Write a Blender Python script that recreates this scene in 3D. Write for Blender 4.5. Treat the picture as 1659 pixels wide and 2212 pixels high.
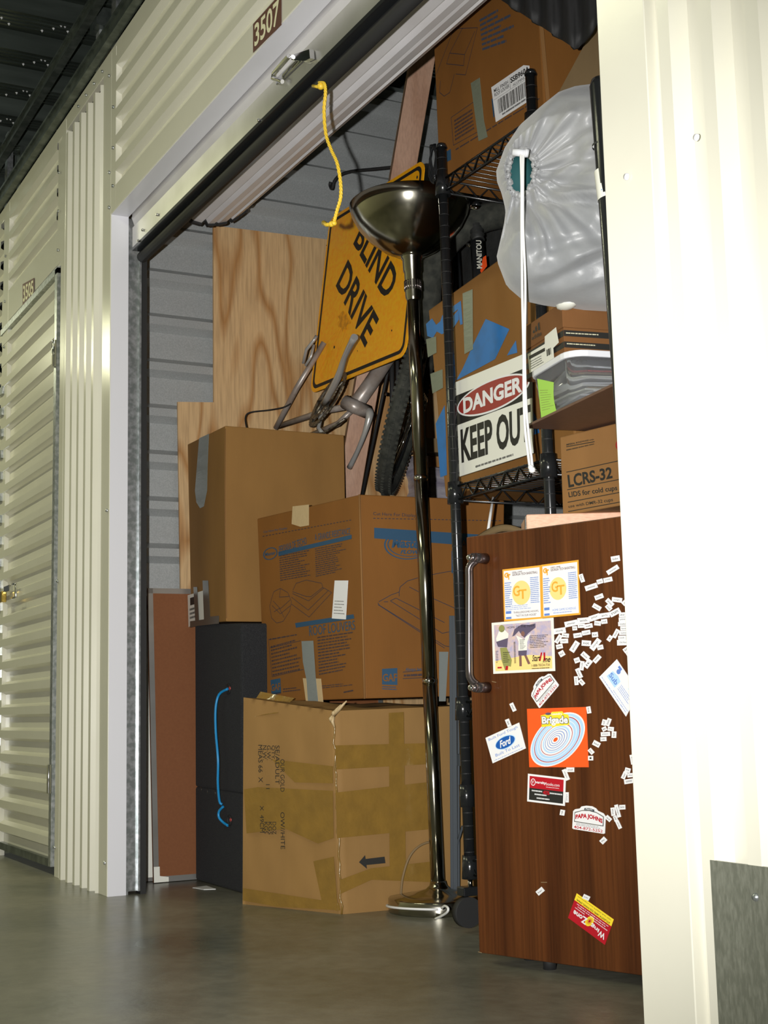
import bpy, bmesh, math, random
from mathutils import Vector, Matrix
random.seed(7)
for o in list(bpy.data.objects): bpy.data.objects.remove(o)
scene = bpy.context.scene
COL = scene.collection
# ------------------------------------------------------------------ camera
YAW, PITCH, ROLL, FPX = 0.484949315, 0.141083251, -0.0225041083, 2980.0
CAM = Vector((4.224, -1.245, 0.55))
_f = Vector((-math.cos(YAW)*math.cos(PITCH), math.sin(YAW)*math.cos(PITCH), math.sin(PITCH)))
_r = _f.cross(Vector((0, 0, 1))).normalized(); _u = _r.cross(_f)
R_ = _r*math.cos(ROLL)+_u*math.sin(ROLL); U_ = -_r*math.sin(ROLL)+_u*math.cos(ROLL); F_ = _f
cam = bpy.data.cameras.new('camera'); co = bpy.data.objects.new('camera', cam); COL.objects.link(co)
m = Matrix((R_, U_, -F_)).transposed().to_4x4(); m.translation = CAM; co.matrix_world = m
cam.sensor_fit = 'HORIZONTAL'; cam.sensor_width = 36; cam.lens = FPX/1659*36
cam.clip_start = .02; cam.clip_end = 100
scene.camera = co
# ------------------------------------------------------------------ light
w = bpy.data.worlds.new('world'); scene.world = w; w.use_nodes = True
w.node_tree.nodes['Background'].inputs[0].default_value = (.80, .85, .75, 1)
w.node_tree.nodes['Background'].inputs[1].default_value = .09
def lamp(kind, name, loc, power, color=(1, 1, 1), **kw):
    l = bpy.data.lights.new(name, kind); l.energy = power; l.color = color
    for k, v in kw.items(): setattr(l, k, v)
    o = bpy.data.objects.new(name, l); o.location = loc; COL.objects.link(o); return o
# camera flash, just beside the lens
fl_ = lamp('SPOT', 'camera_flash', CAM-R_*.11+U_*.02+F_*.01, 590, (1, .985, .96), shadow_soft_size=.012, spot_size=math.radians(74), spot_blend=1.0)
fl_.rotation_euler = (F_-R_*.09).to_track_quat('-Z', 'Y').to_euler()
# fluorescent strips along the corridor ceiling
for x, e in ((-4.6, 34), (-1.9, 30), (0.8, 13), (3.6, 7)):
    lamp('AREA', 'corridor_light', (x, -1.55, 3.0), e, (1, 1, .66), shape='RECTANGLE', size=1.2, size_y=.12)
scene.view_settings.view_transform = 'Standard'; scene.view_settings.look = 'None'
scene.view_settings.gamma = 1; scene.view_settings.use_curve_mapping = False
scene.view_settings.exposure = 0.0
# ------------------------------------------------------------------ pixel -> surface helpers
def ray(x, y): return (R_*(x-829.5)+U_*(1106-y)+F_*FPX)/FPX
class Pl:
    def __init__(s, p, n): s.p = Vector(p); s.n = Vector(n).normalized()
    def __call__(s, x, y, off=0.0):
        d = ray(x, y); t = s.n.dot(s.p-CAM)/s.n.dot(d); return CAM+d*t+s.n*off
def YP(v): return Pl((0, v, 0), (0, -1, 0))
def XP(v): return Pl((v, 0, 0), (1, 0, 0))
def ZP(v): return Pl((0, 0, v), (0, 0, 1))
def at(x, y, Y): return YP(Y)(x, y)
def ang(deg, p, side=False):
    a = math.radians(deg)
    return Pl(p, (math.cos(a), math.sin(a), 0) if side else (math.sin(a), -math.cos(a), 0))
# ------------------------------------------------------------------ materials
def mat(name, col, rough=.6, metal=0.0, bump=None, noise=None, spec=.5, **kw):
    m = bpy.data.materials.new(name); m.use_nodes = True
    nt = m.node_tree; b = nt.nodes['Principled BSDF']
    b.inputs['Base Color'].default_value = (*col, 1); b.inputs['Roughness'].default_value = rough
    b.inputs['Metallic'].default_value = metal; b.inputs['Specular IOR Level'].default_value = spec
    for k, v in kw.items(): b.inputs[k].default_value = v
    tc = nt.nodes.new('ShaderNodeTexCoord')
    def tex(kind, scale, stretch, **p):
        mp = nt.nodes.new('ShaderNodeMapping'); mp.inputs['Scale'].default_value = stretch
        nt.links.new(tc.outputs['Object'], mp.inputs[0])
        t = nt.nodes.new(kind); t.inputs['Scale'].default_value = scale
        for k, v in p.items():
            if k in t.inputs: t.inputs[k].default_value = v
            else: setattr(t, k, v)
        nt.links.new(mp.outputs[0], t.inputs['Vector']); return t
    m['_t'] = 0
    if noise:   # (scale, stretch, colour2, lo, hi)
        t = tex('ShaderNodeTexNoise', noise[0], noise[1], Detail=5.0)
        rp = nt.nodes.new('ShaderNodeValToRGB'); rp.color_ramp.elements[0].position = noise[3]; rp.color_ramp.elements[1].position = noise[4]
        rp.color_ramp.elements[0].color = (*col, 1); rp.color_ramp.elements[1].color = (*noise[2], 1)
        nt.links.new(t.outputs['Fac'], rp.inputs[0]); nt.links.new(rp.outputs[0], b.inputs['Base Color'])
    if bump:    # (scale, stretch, strength, distance)
        t = tex('ShaderNodeTexNoise', bump[0], bump[1], Detail=3.0)
        bp = nt.nodes.new('ShaderNodeBump'); bp.inputs['Strength'].default_value = bump[2]; bp.inputs['Distance'].default_value = bump[3]
        nt.links.new(t.outputs['Fac'], bp.inputs['Height']); nt.links.new(bp.outputs[0], b.inputs['Normal'])
    return m
def wood(name, c1, c2, scale, stretch, dist, rough=.6, c3=None, band='X', detail=2.0, lo=.2, hi=.8):
    m = mat(name, c1, rough); nt = m.node_tree; b = nt.nodes['Principled BSDF']
    tc = nt.nodes.new('ShaderNodeTexCoord'); mp = nt.nodes.new('ShaderNodeMapping'); mp.inputs['Scale'].default_value = stretch
    nt.links.new(tc.outputs['Object'], mp.inputs[0])
    wv = nt.nodes.new('ShaderNodeTexWave'); wv.bands_direction = band; wv.inputs['Scale'].default_value = scale
    wv.inputs['Distortion'].default_value = dist; wv.inputs['Detail'].default_value = detail; wv.inputs['Detail Scale'].default_value = 1.2
    nt.links.new(mp.outputs[0], wv.inputs[0])
    rp = nt.nodes.new('ShaderNodeValToRGB'); e = rp.color_ramp.elements
    e[0].color = (*c1, 1); e[1].color = (*c2, 1); e[0].position = lo; e[1].position = hi
    nt.links.new(wv.outputs['Fac'], rp.inputs[0])
    nz = nt.nodes.new('ShaderNodeTexNoise'); nz.inputs['Scale'].default_value = scale*3; nz.inputs['Detail'].default_value = 6
    nt.links.new(mp.outputs[0], nz.inputs['Vector'])
    mx = nt.nodes.new('ShaderNodeMixRGB'); mx.blend_type = 'MULTIPLY'; mx.inputs[0].default_value = .55
    r2 = nt.nodes.new('ShaderNodeValToRGB'); r2.color_ramp.elements[0].color = (.45, .42, .4, 1); r2.color_ramp.elements[0].position = .3; r2.color_ramp.elements[1].position = .65
    nt.links.new(nz.outputs['Fac'], r2.inputs[0]); nt.links.new(rp.outputs[0], mx.inputs[1]); nt.links.new(r2.outputs[0], mx.inputs[2])
    nt.links.new(mx.outputs[0], b.inputs['Base Color'])
    return m
def grain(name, c1, c2, stretch, k, scale=1.0, rough=.6, fine=.5, detail=2.0, fstretch=None, lo=.25, hi=.8):
    m = mat(name, c1, rough); nt = m.node_tree; b = nt.nodes['Principled BSDF']
    tc = nt.nodes.new('ShaderNodeTexCoord')
    def nz(st, sc, dt):
        mp = nt.nodes.new('ShaderNodeMapping'); mp.inputs['Scale'].default_value = st; nt.links.new(tc.outputs['Object'], mp.inputs[0])
        t = nt.nodes.new('ShaderNodeTexNoise'); t.inputs['Scale'].default_value = sc; t.inputs['Detail'].default_value = dt; nt.links.new(mp.outputs[0], t.inputs['Vector']); return t
    a = nz(stretch, scale, detail)
    mu = nt.nodes.new('ShaderNodeMath'); mu.operation = 'MULTIPLY'; mu.inputs[1].default_value = k; nt.links.new(a.outputs['Fac'], mu.inputs[0])
    fr = nt.nodes.new('ShaderNodeMath'); fr.operation = 'PINGPONG'; fr.inputs[1].default_value = 1.0; nt.links.new(mu.outputs[0], fr.inputs[0])
    rp = nt.nodes.new('ShaderNodeValToRGB'); e = rp.color_ramp.elements; e[0].color = (*c1, 1); e[1].color = (*c2, 1); e[0].position = lo; e[1].position = hi
    nt.links.new(fr.outputs[0], rp.inputs[0])
    f2 = nz(fstretch or tuple(v*9 if v > .5 else v*2 for v in stretch), scale*3, 5)
    r2 = nt.nodes.new('ShaderNodeValToRGB'); r2.color_ramp.elements[0].color = (.45, .42, .4, 1); r2.color_ramp.elements[0].position = .35; r2.color_ramp.elements[1].position = .6
    mx = nt.nodes.new('ShaderNodeMixRGB'); mx.blend_type = 'MULTIPLY'; mx.inputs[0].default_value = fine
    nt.links.new(f2.outputs['Fac'], r2.inputs[0]); nt.links.new(rp.outputs[0], mx.inputs[1]); nt.links.new(r2.outputs[0], mx.inputs[2]); nt.links.new(mx.outputs[0], b.inputs['Base Color'])
    return m
M = {}
M['cream'] = mat('cream_paint', (.66, .645, .545), .2, bump=(14, (1, 1, 1), .08, .003), noise=(3, (1, 1, 1), (.70, .685, .585), .3, .7))
M['creamrib'] = M['cream']
M['white'] = mat('white_paint', (.70, .70, .74), .3, bump=(300, (1, 1, 1), .05, .0005))
M['doorwhite'] = mat('door_white', (.62, .60, .60), .3, noise=(6, (1, 1, 1), (.70, .69, .70), .3, .7))
M['grey'] = mat('galvalume_grey', (.36, .38, .38), .38, .3, bump=(120, (1, 1, 1), .1, .001), noise=(240, (1, 1, 1), (.46, .48, .48), .35, .7))
M['galv'] = mat('galvanised', (.35, .38, .38), .3, .8, noise=(60, (1, 1, 1), (.62, .64, .66), .4, .65))
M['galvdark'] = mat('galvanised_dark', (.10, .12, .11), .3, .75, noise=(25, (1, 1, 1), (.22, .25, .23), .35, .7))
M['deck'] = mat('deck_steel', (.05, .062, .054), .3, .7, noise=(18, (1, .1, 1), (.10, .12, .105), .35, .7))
M['alu'] = mat('aluminium', (.55, .54, .50), .28, .85, noise=(8, (1, .1, 1), (.66, .65, .62), .3, .7))
M['chrome'] = mat('chrome', (.75, .75, .76), .08, 1.0)
M['dchrome'] = mat('dark_chrome', (.22, .19, .19), .16, .9)
M['pewter'] = mat('pewter', (.36, .345, .28), .16, 1.0, noise=(3, (1, 1, .2), (.42, .40, .34), .3, .7))
M['bgloss'] = mat('black_epoxy', (.012, .013, .014), .2)
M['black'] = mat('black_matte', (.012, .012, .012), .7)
M['rubber'] = mat('black_rubber', (.02, .021, .02), .6, bump=(60, (1, 1, 1), .4, .004))
M['tyre'] = mat('tyre_rubber', (.016, .018, .014), .9, noise=(40, (1, 1, 1), (.045, .046, .036), .35, .7))
M['carpet'] = mat('black_carpet', (.011, .012, .014), 1, bump=(500, (1, 1, 1), .8, .004), noise=(350, (1, 1, 1), (.03, .031, .034), .4, .75))
def card(name, c, k=.85):
    return mat(name, c, .75, bump=(220, (1, 1, .12), .12, .0012), noise=(9, (1, 1, .35), tuple(v*k for v in c), .3, .7), spec=.25)
M['cb1'] = card('cardboard_plain', (.27, .14, .04))
M['cb2'] = card('cardboard_louver', (.215, .088, .018))
M['cb3'] = card('cardboard_taped', (.28, .158, .052))
M['cb4'] = card('cardboard_blue', (.235, .11, .028))
M['cb5'] = card('cardboard_lids', (.27, .135, .045))
M['cb6'] = card('cardboard_shoe', (.19, .082, .026))
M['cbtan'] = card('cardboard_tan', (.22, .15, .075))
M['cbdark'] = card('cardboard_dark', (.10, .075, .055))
M['tape'] = mat('packing_tape', (.235, .135, .028), .2, bump=(40, (1, 1, 1), .5, .004), noise=(20, (1, 1, 1), (.19, .11, .025), .3, .7))
M['masktape'] = mat('masking_tape', (.50, .37, .20), .5, bump=(60, (1, 1, 1), .4, .003))
M['duct'] = mat('duct_tape', (.20, .22, .21), .32, bump=(30, (1, 1, 3), .4, .003))
M['duct2'] = mat('duct_tape_green', (.17, .19, .135), .4, bump=(30, (1, 1, 3), .3, .003))
M['ductdark'] = mat('duct_tape_dark', (.065, .062, .05), .3)
M['blue'] = mat('blue_ink', (.02, .068, .13), .6)
M['bluetape'] = mat('blue_paint', (.02, .15, .42), .5, noise=(20, (1, 1, 1), (.025, .12, .30), .45, .75))
M['navy'] = mat('navy_ink', (.022, .026, .045), .6)
M['ink'] = mat('black_ink', (.015, .014, .012), .6)
M['paper'] = mat('white_paper', (.74, .74, .74), .5)
M['paper2'] = mat('aged_paper', (.74, .74, .66), .5)
M['brown'] = mat('brown_sticker', (.10, .03, .02), .5)
M['cream2'] = mat('cream_ink', (.75, .72, .5), .5)
M['sign'] = mat('amber_reflective', (1.0, .50, .012), .4, noise=(70, (1, 1, 1), (1.0, .38, .006), .38, .68), bump=(30, (1, 1, 1), .15, .003))
M['signmark'] = mat('sign_dark_mark', (.62, .26, .01), .6, noise=(60, (1, 1, 1), (.9, .38, .01), .4, .6))
M['signback'] = M['alu']
M['plywood'] = grain('plywood', (.60, .40, .20), (.40, .20, .065), (1, 4.2, .8), 20, 1.0, .6, .42, 1.8, (2, 40, 2.5), lo=.45, hi=1.0)
M['pine'] = grain('pine_stud', (.45, .27, .18), (.38, .21, .13), (9, 9, .5), 6, 1.0, .6, .3)
M['pinelight'] = grain('pine_light', (.62, .45, .26), (.52, .34, .18), (9, 9, .5), 6, 1.0, .6, .3)
M['slab'] = grain('raw_wood', (.80, .48, .33), (.70, .38, .25), (3, 3, 12), 4, 1.0, .7, .3)
M['walnut'] = grain('walnut_laminate', (.10, .030, .007), (.062, .017, .004), (7, 7, .32), 9, 1.0, .36, .55, 3.0, (60, 60, 1.2))
M['mason'] = mat('hardboard', (.175, .056, .013), .7, noise=(120, (1, 1, 1), (.195, .066, .017), .3, .7))
M['mason2'] = mat('hardboard_dark', (.11, .055, .032), .5, noise=(60, (1, 1, 1), (.13, .065, .04), .3, .7))
M['bag'] = mat('white_nylon', (.36, .365, .365), .42, bump=(45, (1, 1, 1), .25, .004), noise=(5, (1, 1, 1), (.23, .24, .25), .35, .7), **{'Sheen Weight': .3})
M['teal'] = mat('teal_cloth', (.008, .07, .075), .8)
M['whitecord'] = mat('white_cord', (.72, .72, .70), .6)
M['yrope'] = mat('yellow_rope', (.75, .50, .035), .45)
M['bluerope'] = mat('blue_rope', (.01, .22, .50), .35)
M['red'] = mat('red_print', (.42, .008, .018), .4)
M['dred'] = mat('dark_red', (.28, .025, .02), .4)
M['orange'] = mat('orange_card', (.95, .10, .015), .4)
M['yellow'] = mat('yellow_print', (.85, .65, .03), .45)
M['gold'] = mat('gold_print', (.80, .36, .04), .45)
M['paleg'] = mat('pale_gold', (.85, .62, .22), .5)
M['lblue'] = mat('light_blue_print', (.40, .60, .80), .5)
M['fblue'] = mat('oval_blue', (.01, .09, .36), .4)
M['pblue'] = mat('print_blue', (.12, .22, .55), .5)
M['lime'] = mat('lime_paper', (.40, .72, .10), .6)
M['steel'] = mat('grey_steel', (.06, .07, .08), .75, 0, spec=.2)
M['bikesilver'] = mat('bike_silver', (.36, .32, .29), .35, .25, noise=(20, (1, 1, 1), (.24, .18, .14), .4, .7))
M['crank'] = mat('crank_alloy', (.42, .41, .39), .3, .35)
M['grime'] = mat('greasy_ring', (.20, .17, .12), .4, .6, noise=(60, (1, 1, 1), (.05, .045, .04), .4, .6))
M['bundle'] = mat('wrapped_bundle', (.22, .20, .25), .25, noise=(5, (1, 1, 9), (.36, .34, .37), .35, .65), bump=(12, (1, 1, 4), .5, .02))
M['skin'] = mat('print_brown', (.20, .10, .08), .5)
M['olive'] = mat('print_olive', (.26, .26, .08), .5)
M['pplum'] = mat('print_plum', (.10, .08, .13), .5)
M['ptan'] = mat('print_tan', (.62, .46, .40), .5, noise=(90, (1, 1, 1), (.40, .36, .50), .35, .65))
M['lid'] = mat('lid_plastic', (.70, .71, .74), .35)
M['kick'] = mat('kick_plate', (.20, .21, .17), .42, .45, bump=(260, (1, 1, .3), .25, .0015), noise=(220, (1, 1, .3), (.29, .30, .25), .4, .7))
def clear():
    m = bpy.data.materials.new('clear_plastic'); m.use_nodes = True; b = m.node_tree.nodes['Principled BSDF']
    b.inputs['Base Color'].default_value = (.93, .95, .97, 1); b.inputs['Roughness'].default_value = .05
    b.inputs['Transmission Weight'].default_value = .93; b.inputs['IOR'].default_value = 1.15; return m
M['clear'] = clear()
def concrete():
    m = mat('polished_concrete', (.13, .125, .098), .26, spec=.55); nt = m.node_tree; b = nt.nodes['Principled BSDF']
    tc = nt.nodes.new('ShaderNodeTexCoord')
    n1 = nt.nodes.new('ShaderNodeTexNoise'); n1.inputs['Scale'].default_value = 2.2; n1.inputs['Detail'].default_value = 8
    n2 = nt.nodes.new('ShaderNodeTexNoise'); n2.inputs['Scale'].default_value = 26; n2.inputs['Detail'].default_value = 6
    for n in (n1, n2): nt.links.new(tc.outputs['Object'], n.inputs['Vector'])
    r1 = nt.nodes.new('ShaderNodeValToRGB'); e = r1.color_ramp.elements
    e[0].color = (.12, .125, .095, 1); e[0].position = .3; e[1].color = (.27, .255, .20, 1); e[1].position = .7
    r2 = nt.nodes.new('ShaderNodeValToRGB'); r2.color_ramp.elements[0].color = (.75, .75, .75, 1); r2.color_ramp.elements[0].position = .35; r2.color_ramp.elements[1].position = .7
    mx = nt.nodes.new('ShaderNodeMixRGB'); mx.blend_type = 'MULTIPLY'; mx.inputs[0].default_value = .8
    nt.links.new(n1.outputs['Fac'], r1.inputs[0]); nt.links.new(n2.outputs['Fac'], r2.inputs[0])
    nt.links.new(r1.outputs[0], mx.inputs[1]); nt.links.new(r2.outputs[0], mx.inputs[2]); nt.links.new(mx.outputs[0], b.inputs['Base Color'])
    rr = nt.nodes.new('ShaderNodeMapRange'); rr.inputs['To Min'].default_value = .2; rr.inputs['To Max'].default_value = .42
    nt.links.new(n1.outputs['Fac'], rr.inputs[0]); nt.links.new(rr.outputs[0], b.inputs['Roughness'])
    bp = nt.nodes.new('ShaderNodeBump'); bp.inputs['Strength'].default_value = .12; bp.inputs['Distance'].default_value = .01
    nt.links.new(n2.outputs['Fac'], bp.inputs['Height']); nt.links.new(bp.outputs[0], b.inputs['Normal'])
    return m
M['floor'] = concrete()
# ------------------------------------------------------------------ object bookkeeping
ORG = {}
def tag(o, label=None, cat=None, group=None, kind=None):
    if label: o['label'] = label
    if cat: o['category'] = cat
    if group: o['group'] = group
    if kind: o['kind'] = kind
    return o
def thing(name, label, cat, loc, group=None, kind=None):
    o = bpy.data.objects.new(name, None); COL.objects.link(o); o.location = Vector(loc); o.empty_display_size = .05
    ORG[o.name] = Vector(loc); return tag(o, label, cat, group, kind)
SPLIT = {'blue_print', 'blue_paint', 'emblem_text', 'stencil_text', 'corner_collar', 'end_screw', 'bolt', 'gold_letters', 'title_print', 'red_print', 'black_print', 'white_print', 'lettering', 'flat_trim', 'joint_ring', 'staple', 'bolt_hole', 'felt_edge', 'scratch', 'picture_print', 'player_print', 'player_shirt', 'player_dark', 'player_skin', 'pale_drawing', 'black_stripe', 'logo_print', 'print', 'grey_print', 'handwriting', 'pipe', 'spacer'}
class MB:
    """collects geometry in world coordinates"""
    def __init__(s): s.v = []; s.f = []; s.smooth = []; s.marks = []
    def mark(s):
        if not s.marks or s.marks[-1][0] != len(s.v): s.marks.append((len(s.v), len(s.f)))
    def add(s, vs, fs, smooth=False):
        b = len(s.v); s.v += [Vector(v) for v in vs]; s.f += [[i+b for i in f] for f in fs]; s.smooth += [smooth]*len(fs); return s
    def box(s, a, b):
        (x0, y0, z0), (x1, y1, z1) = a, b
        return s.hexa([(x0, y0, z0), (x1, y0, z0), (x1, y1, z0), (x0, y1, z0), (x0, y0, z1), (x1, y0, z1), (x1, y1, z1), (x0, y1, z1)])
    def hexa(s, p): s.mark(); return s.add(p, [(3, 2, 1, 0), (4, 5, 6, 7), (0, 1, 5, 4), (1, 2, 6, 5), (2, 3, 7, 6), (3, 0, 4, 7)])
    def obox(s, c, ax, ay, az):
        s.mark(); c, ax, ay, az = map(Vector, (c, ax, ay, az))
        return s.hexa([c-ax-ay-az, c+ax-ay-az, c+ax+ay-az, c-ax+ay-az, c-ax-ay+az, c+ax-ay+az, c+ax+ay+az, c-ax+ay+az])
    def slab(s, poly, n, t):
        """closed polygon extruded by vector n*t"""
        s.mark(); n = Vector(n)*t; k = len(poly); vs = [Vector(p) for p in poly]+[Vector(p)+n for p in poly]
        return s.add(vs, [list(range(k))[::-1], list(range(k, 2*k))]+[[i, (i+1) % k, (i+1) % k+k, i+k] for i in range(k)])
    def tube(s, pts, r, seg=10, caps=True, closed=False):
        s.mark(); pts = [Vector(p) for p in pts]; n = len(pts); rs = list(r) if isinstance(r, (list, tuple)) else [r]*n
        if len(rs) != n: rs = [rs[int(i/(n-1)*(len(rs)-1))]*(1-(i/(n-1)*(len(rs)-1))%1)+rs[min(int(i/(n-1)*(len(rs)-1))+1, len(rs)-1)]*((i/(n-1)*(len(rs)-1))%1) for i in range(n)]
        rings = []; up = None
        for i, p in enumerate(pts):
            a = pts[i-1] if (i > 0 or closed) else p; b = pts[(i+1) % n] if (i < n-1 or closed) else p
            t = (b-a).normalized() if (b-a).length > 1e-9 else Vector((0, 0, 1))
            if up is None: up = t.orthogonal().normalized()
            up = (up-t*up.dot(t)); up = up.normalized() if up.length > 1e-6 else t.orthogonal().normalized()
            w_ = t.cross(up)
            rings.append([p+(up*math.cos(2*math.pi*k/seg)+w_*math.sin(2*math.pi*k/seg))*rs[i] for k in range(seg)])
        vs = [v for q in rings for v in q]; fs = []
        for i in range(n if closed else n-1):
            for k in range(seg):
                j = (i+1) % n; fs.append((i*seg+k, i*seg+(k+1) % seg, j*seg+(k+1) % seg, j*seg+k))
        s.add(vs, fs, True)
        if caps and not closed: s.add(rings[0], [list(range(seg))[::-1]]); s.add(rings[-1], [list(range(seg))])
        return s
    def lathe(s, prof, c, axis=(0, 0, 1), seg=40):
        s.mark(); c = Vector(c); ax = Vector(axis).normalized(); e1 = ax.orthogonal().normalized(); e2 = ax.cross(e1); vs = []; fs = []
        for (r, h) in prof:
            for k in range(seg):
                a = 2*math.pi*k/seg; vs.append(c+ax*h+(e1*math.cos(a)+e2*math.sin(a))*max(r, 1e-5))
        for i in range(len(prof)-1):
            for k in range(seg): fs.append((i*seg+k, i*seg+(k+1) % seg, (i+1)*seg+(k+1) % seg, (i+1)*seg+k))
        return s.add(vs, fs, True)
    def ball(s, c, r, seg=10):
        s.mark()
        if not isinstance(r, (tuple, list)): r = (r, r, r)
        vs = []; fs = []; n = seg//2
        for i in range(n+1):
            th = math.pi*i/n
            for k in range(seg):
                a = 2*math.pi*k/seg; vs.append(Vector(c)+Vector((r[0]*math.sin(th)*math.cos(a), r[1]*math.sin(th)*math.sin(a), r[2]*math.cos(th))))
        for i in range(n):
            for k in range(seg): fs.append((i*seg+k, (i+1)*seg+k, (i+1)*seg+(k+1) % seg, i*seg+(k+1) % seg))
        return s.add(vs, fs, True)
    def build(s, name, m, parent=None, label=None, kind=None, bevel=0.0, org=None):
        if name in SPLIT and len(s.marks) > 1:
            mk = s.marks+[(len(s.v), len(s.f))]; o = None
            if mk[0][0] != 0: mk = [(0, 0)]+mk
            for (a, fa_), (b, fb_) in zip(mk[:-1], mk[1:]):
                q = MB(); q.v = s.v[a:b]; q.f = [[i-a for i in f] for f in s.f[fa_:fb_]]; q.smooth = s.smooth[fa_:fb_]
                if q.f: o = q.build(name, m, parent, label, kind, bevel, org)
            return o
        if org is None: org = ORG[parent.name] if parent is not None else (sum(s.v, Vector())/len(s.v) if s.v else Vector())
        org = Vector(org)
        me = bpy.data.meshes.new(name); me.from_pydata([v-org for v in s.v], [], s.f)
        for p, q in zip(me.polygons, s.smooth): p.use_smooth = q
        bm = bmesh.new(); bm.from_mesh(me); bmesh.ops.remove_doubles(bm, verts=bm.verts, dist=1e-6); bmesh.ops.recalc_face_normals(bm, faces=bm.faces); bm.to_mesh(me); bm.free()
        me.materials.append(M[m] if isinstance(m, str) else m)
        o = bpy.data.objects.new(name, me); COL.objects.link(o)
        if parent is not None: o.parent = parent
        else: o.location = org
        ORG[o.name] = org
        if bevel:
            b = o.modifiers.new('bevel', 'BEVEL'); b.width = bevel; b.segments = 2; b.limit_method = 'ANGLE'
        return tag(o, label, kind=kind)
# ------------------------------------------------------------------ print helpers
_tc = {}
def glyph(s_, bold=0.0, shear=0.0):
    k = (s_, bold, shear)
    if k in _tc: return _tc[k]
    cu = bpy.data.curves.new('t', 'FONT'); cu.body = s_; cu.resolution_u = 3; cu.offset = bold; cu.shear = shear
    o = bpy.data.objects.new('t', cu); COL.objects.link(o)
    bpy.context.view_layer.update()
    me = bpy.data.meshes.new_from_object(o.evaluated_get(bpy.context.evaluated_depsgraph_get()))
    vs = [v.co.copy() for v in me.vertices]; fs = [list(p.vertices) for p in me.polygons]
    bpy.data.objects.remove(o); bpy.data.curves.remove(cu); bpy.data.meshes.remove(me)
    x0 = min(v.x for v in vs); x1 = max(v.x for v in vs); y0 = min(v.y for v in vs); y1 = max(v.y for v in vs)
    r = ([((v.x-x0)/(x1-x0), (v.y-y0)/(y1-y0)) for v in vs], fs); _tc[k] = r; return r
class Quad:
    """flat patch: corners tl,tr,br,bl in world; q(u,v) with v up; n = outward normal"""
    def __init__(s, tl, tr, br, bl, n): s.c = [Vector(p) for p in (tl, tr, br, bl)]; s.n = Vector(n)
    def __call__(s, u, v, off=0): 
        tl, tr, br, bl = s.c; return (bl*(1-u)+br*u)*(1-v)+(tl*(1-u)+tr*u)*v+s.n*off
    def sub(s, u0, v0, u1, v1): return Quad(s(u0, v1), s(u1, v1), s(u1, v0), s(u0, v0), s.n)
    def rect(s, mb, u0, v0, u1, v1, off=.0006, t=.0004):
        mb.slab([s(u0, v0, off-t), s(u1, v0, off-t), s(u1, v1, off-t), s(u0, v1, off-t)], s.n, t); return mb
    def poly(s, mb, pts, off=.0006): mb.mark(); mb.add([s(u, v, off) for u, v in pts], [list(range(len(pts)))]); return mb
    def ell(s, mb, cu, cv, ru, rv, off=.0006, n=28, rot=0.0, hole=0):
        mb.mark(); c, k = math.cos(rot), math.sin(rot)
        def P(a, h): x = ru*h*math.cos(a); y = rv*h*math.sin(a); return s(cu+x*c-y*k, cv+x*k+y*c, off)
        A = [2*math.pi*i/n for i in range(n)]
        if not hole: mb.add([P(a, 1) for a in A], [list(range(n))]); return mb
        mb.add([P(a, 1) for a in A]+[P(a, hole) for a in A], [(i, (i+1) % n, (i+1) % n+n, i+n) for i in range(n)]); return mb
    def text(s, mb, st, u0, v0, u1, v1, off=.0008, bold=0.0, shear=0.0, arch=0.0):
        mb.mark(); vs, fs = glyph(st, bold, shear)
        mb.add([s(u0+(u1-u0)*x, v0+(v1-v0)*y+arch*(4*x*(1-x)), off) for x, y in vs], fs); return mb
    def lines(s, mb, u0, v0, u1, v1, n, off=.0006, fill=.5, word=.10, ragged=.4):
        """rows of blurred small print"""
        mb.mark()
        for i in range(n):
            v = v1-(v1-v0)*(i+.5)/n; h = (v1-v0)/n*fill/2; u = u0; end = u1-(u1-u0)*ragged*random.random()
            while u < end:
                L = (u1-u0)*word*random.uniform(.4, 1.4); e = min(u+L, end); k = max(2, int(3+L/((u1-u0)*.02)))
                x = u
                while x < e-1e-4:
                    d = (u1-u0)*.012*random.uniform(.7, 1.5); hh = h*random.uniform(.7, 1)
                    mb.add([s(x, v-hh, off), s(min(x+d*.75, e), v-hh, off), s(min(x+d*.75, e), v+hh, off), s(x, v+hh, off)], [(0, 1, 2, 3)]); x += d
                u = e+(u1-u0)*.018
        return mb
def pq(pl, tl, tr, br, bl): return Quad(pl(*tl), pl(*tr), pl(*br), pl(*bl), pl.n)
def patch(pl, pts, off=.0005): return [pl(x, y, off) for x, y in pts]
def tapemb(pl, pts, t=.0006, off=.0002): return MB().slab([pl(x, y, off) for x, y in pts], pl.n, t)
def lines3(pl, paths, r=.0012, off=.0008, seg=4):
    mb = MB()
    for p in paths:
        mb.mark()
        for a, b in zip(p[:-1], p[1:]):
            A = pl(*a, off); B = pl(*b, off); d = (B-A)
            if d.length < 1e-6: continue
            w_ = pl.n.cross(d.normalized())*r; mb.add([A-w_, B-w_, B+w_, A+w_], [(0, 1, 2, 3)])
    return mb
def corrug(x0, x1, pitch, prof):
    """list of (t, depth) along a corrugated run; prof = [(frac, depth)...]"""
    out = []; x = x0
    while x < x1-1e-6:
        for fr, d in prof:
            t = x+fr*pitch
            if t <= x1+1e-9: out.append((t, d))
        x += pitch
    out.append((x1, prof[0][1])); return out
PANEL = [(0, 0), (.42, 0), (.54, 1), (.86, 1), (.99, 0)]
PANEL2 = [(0, 0), (.50, 0), (.63, 1), (.80, 1), (.93, 0)]
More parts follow.
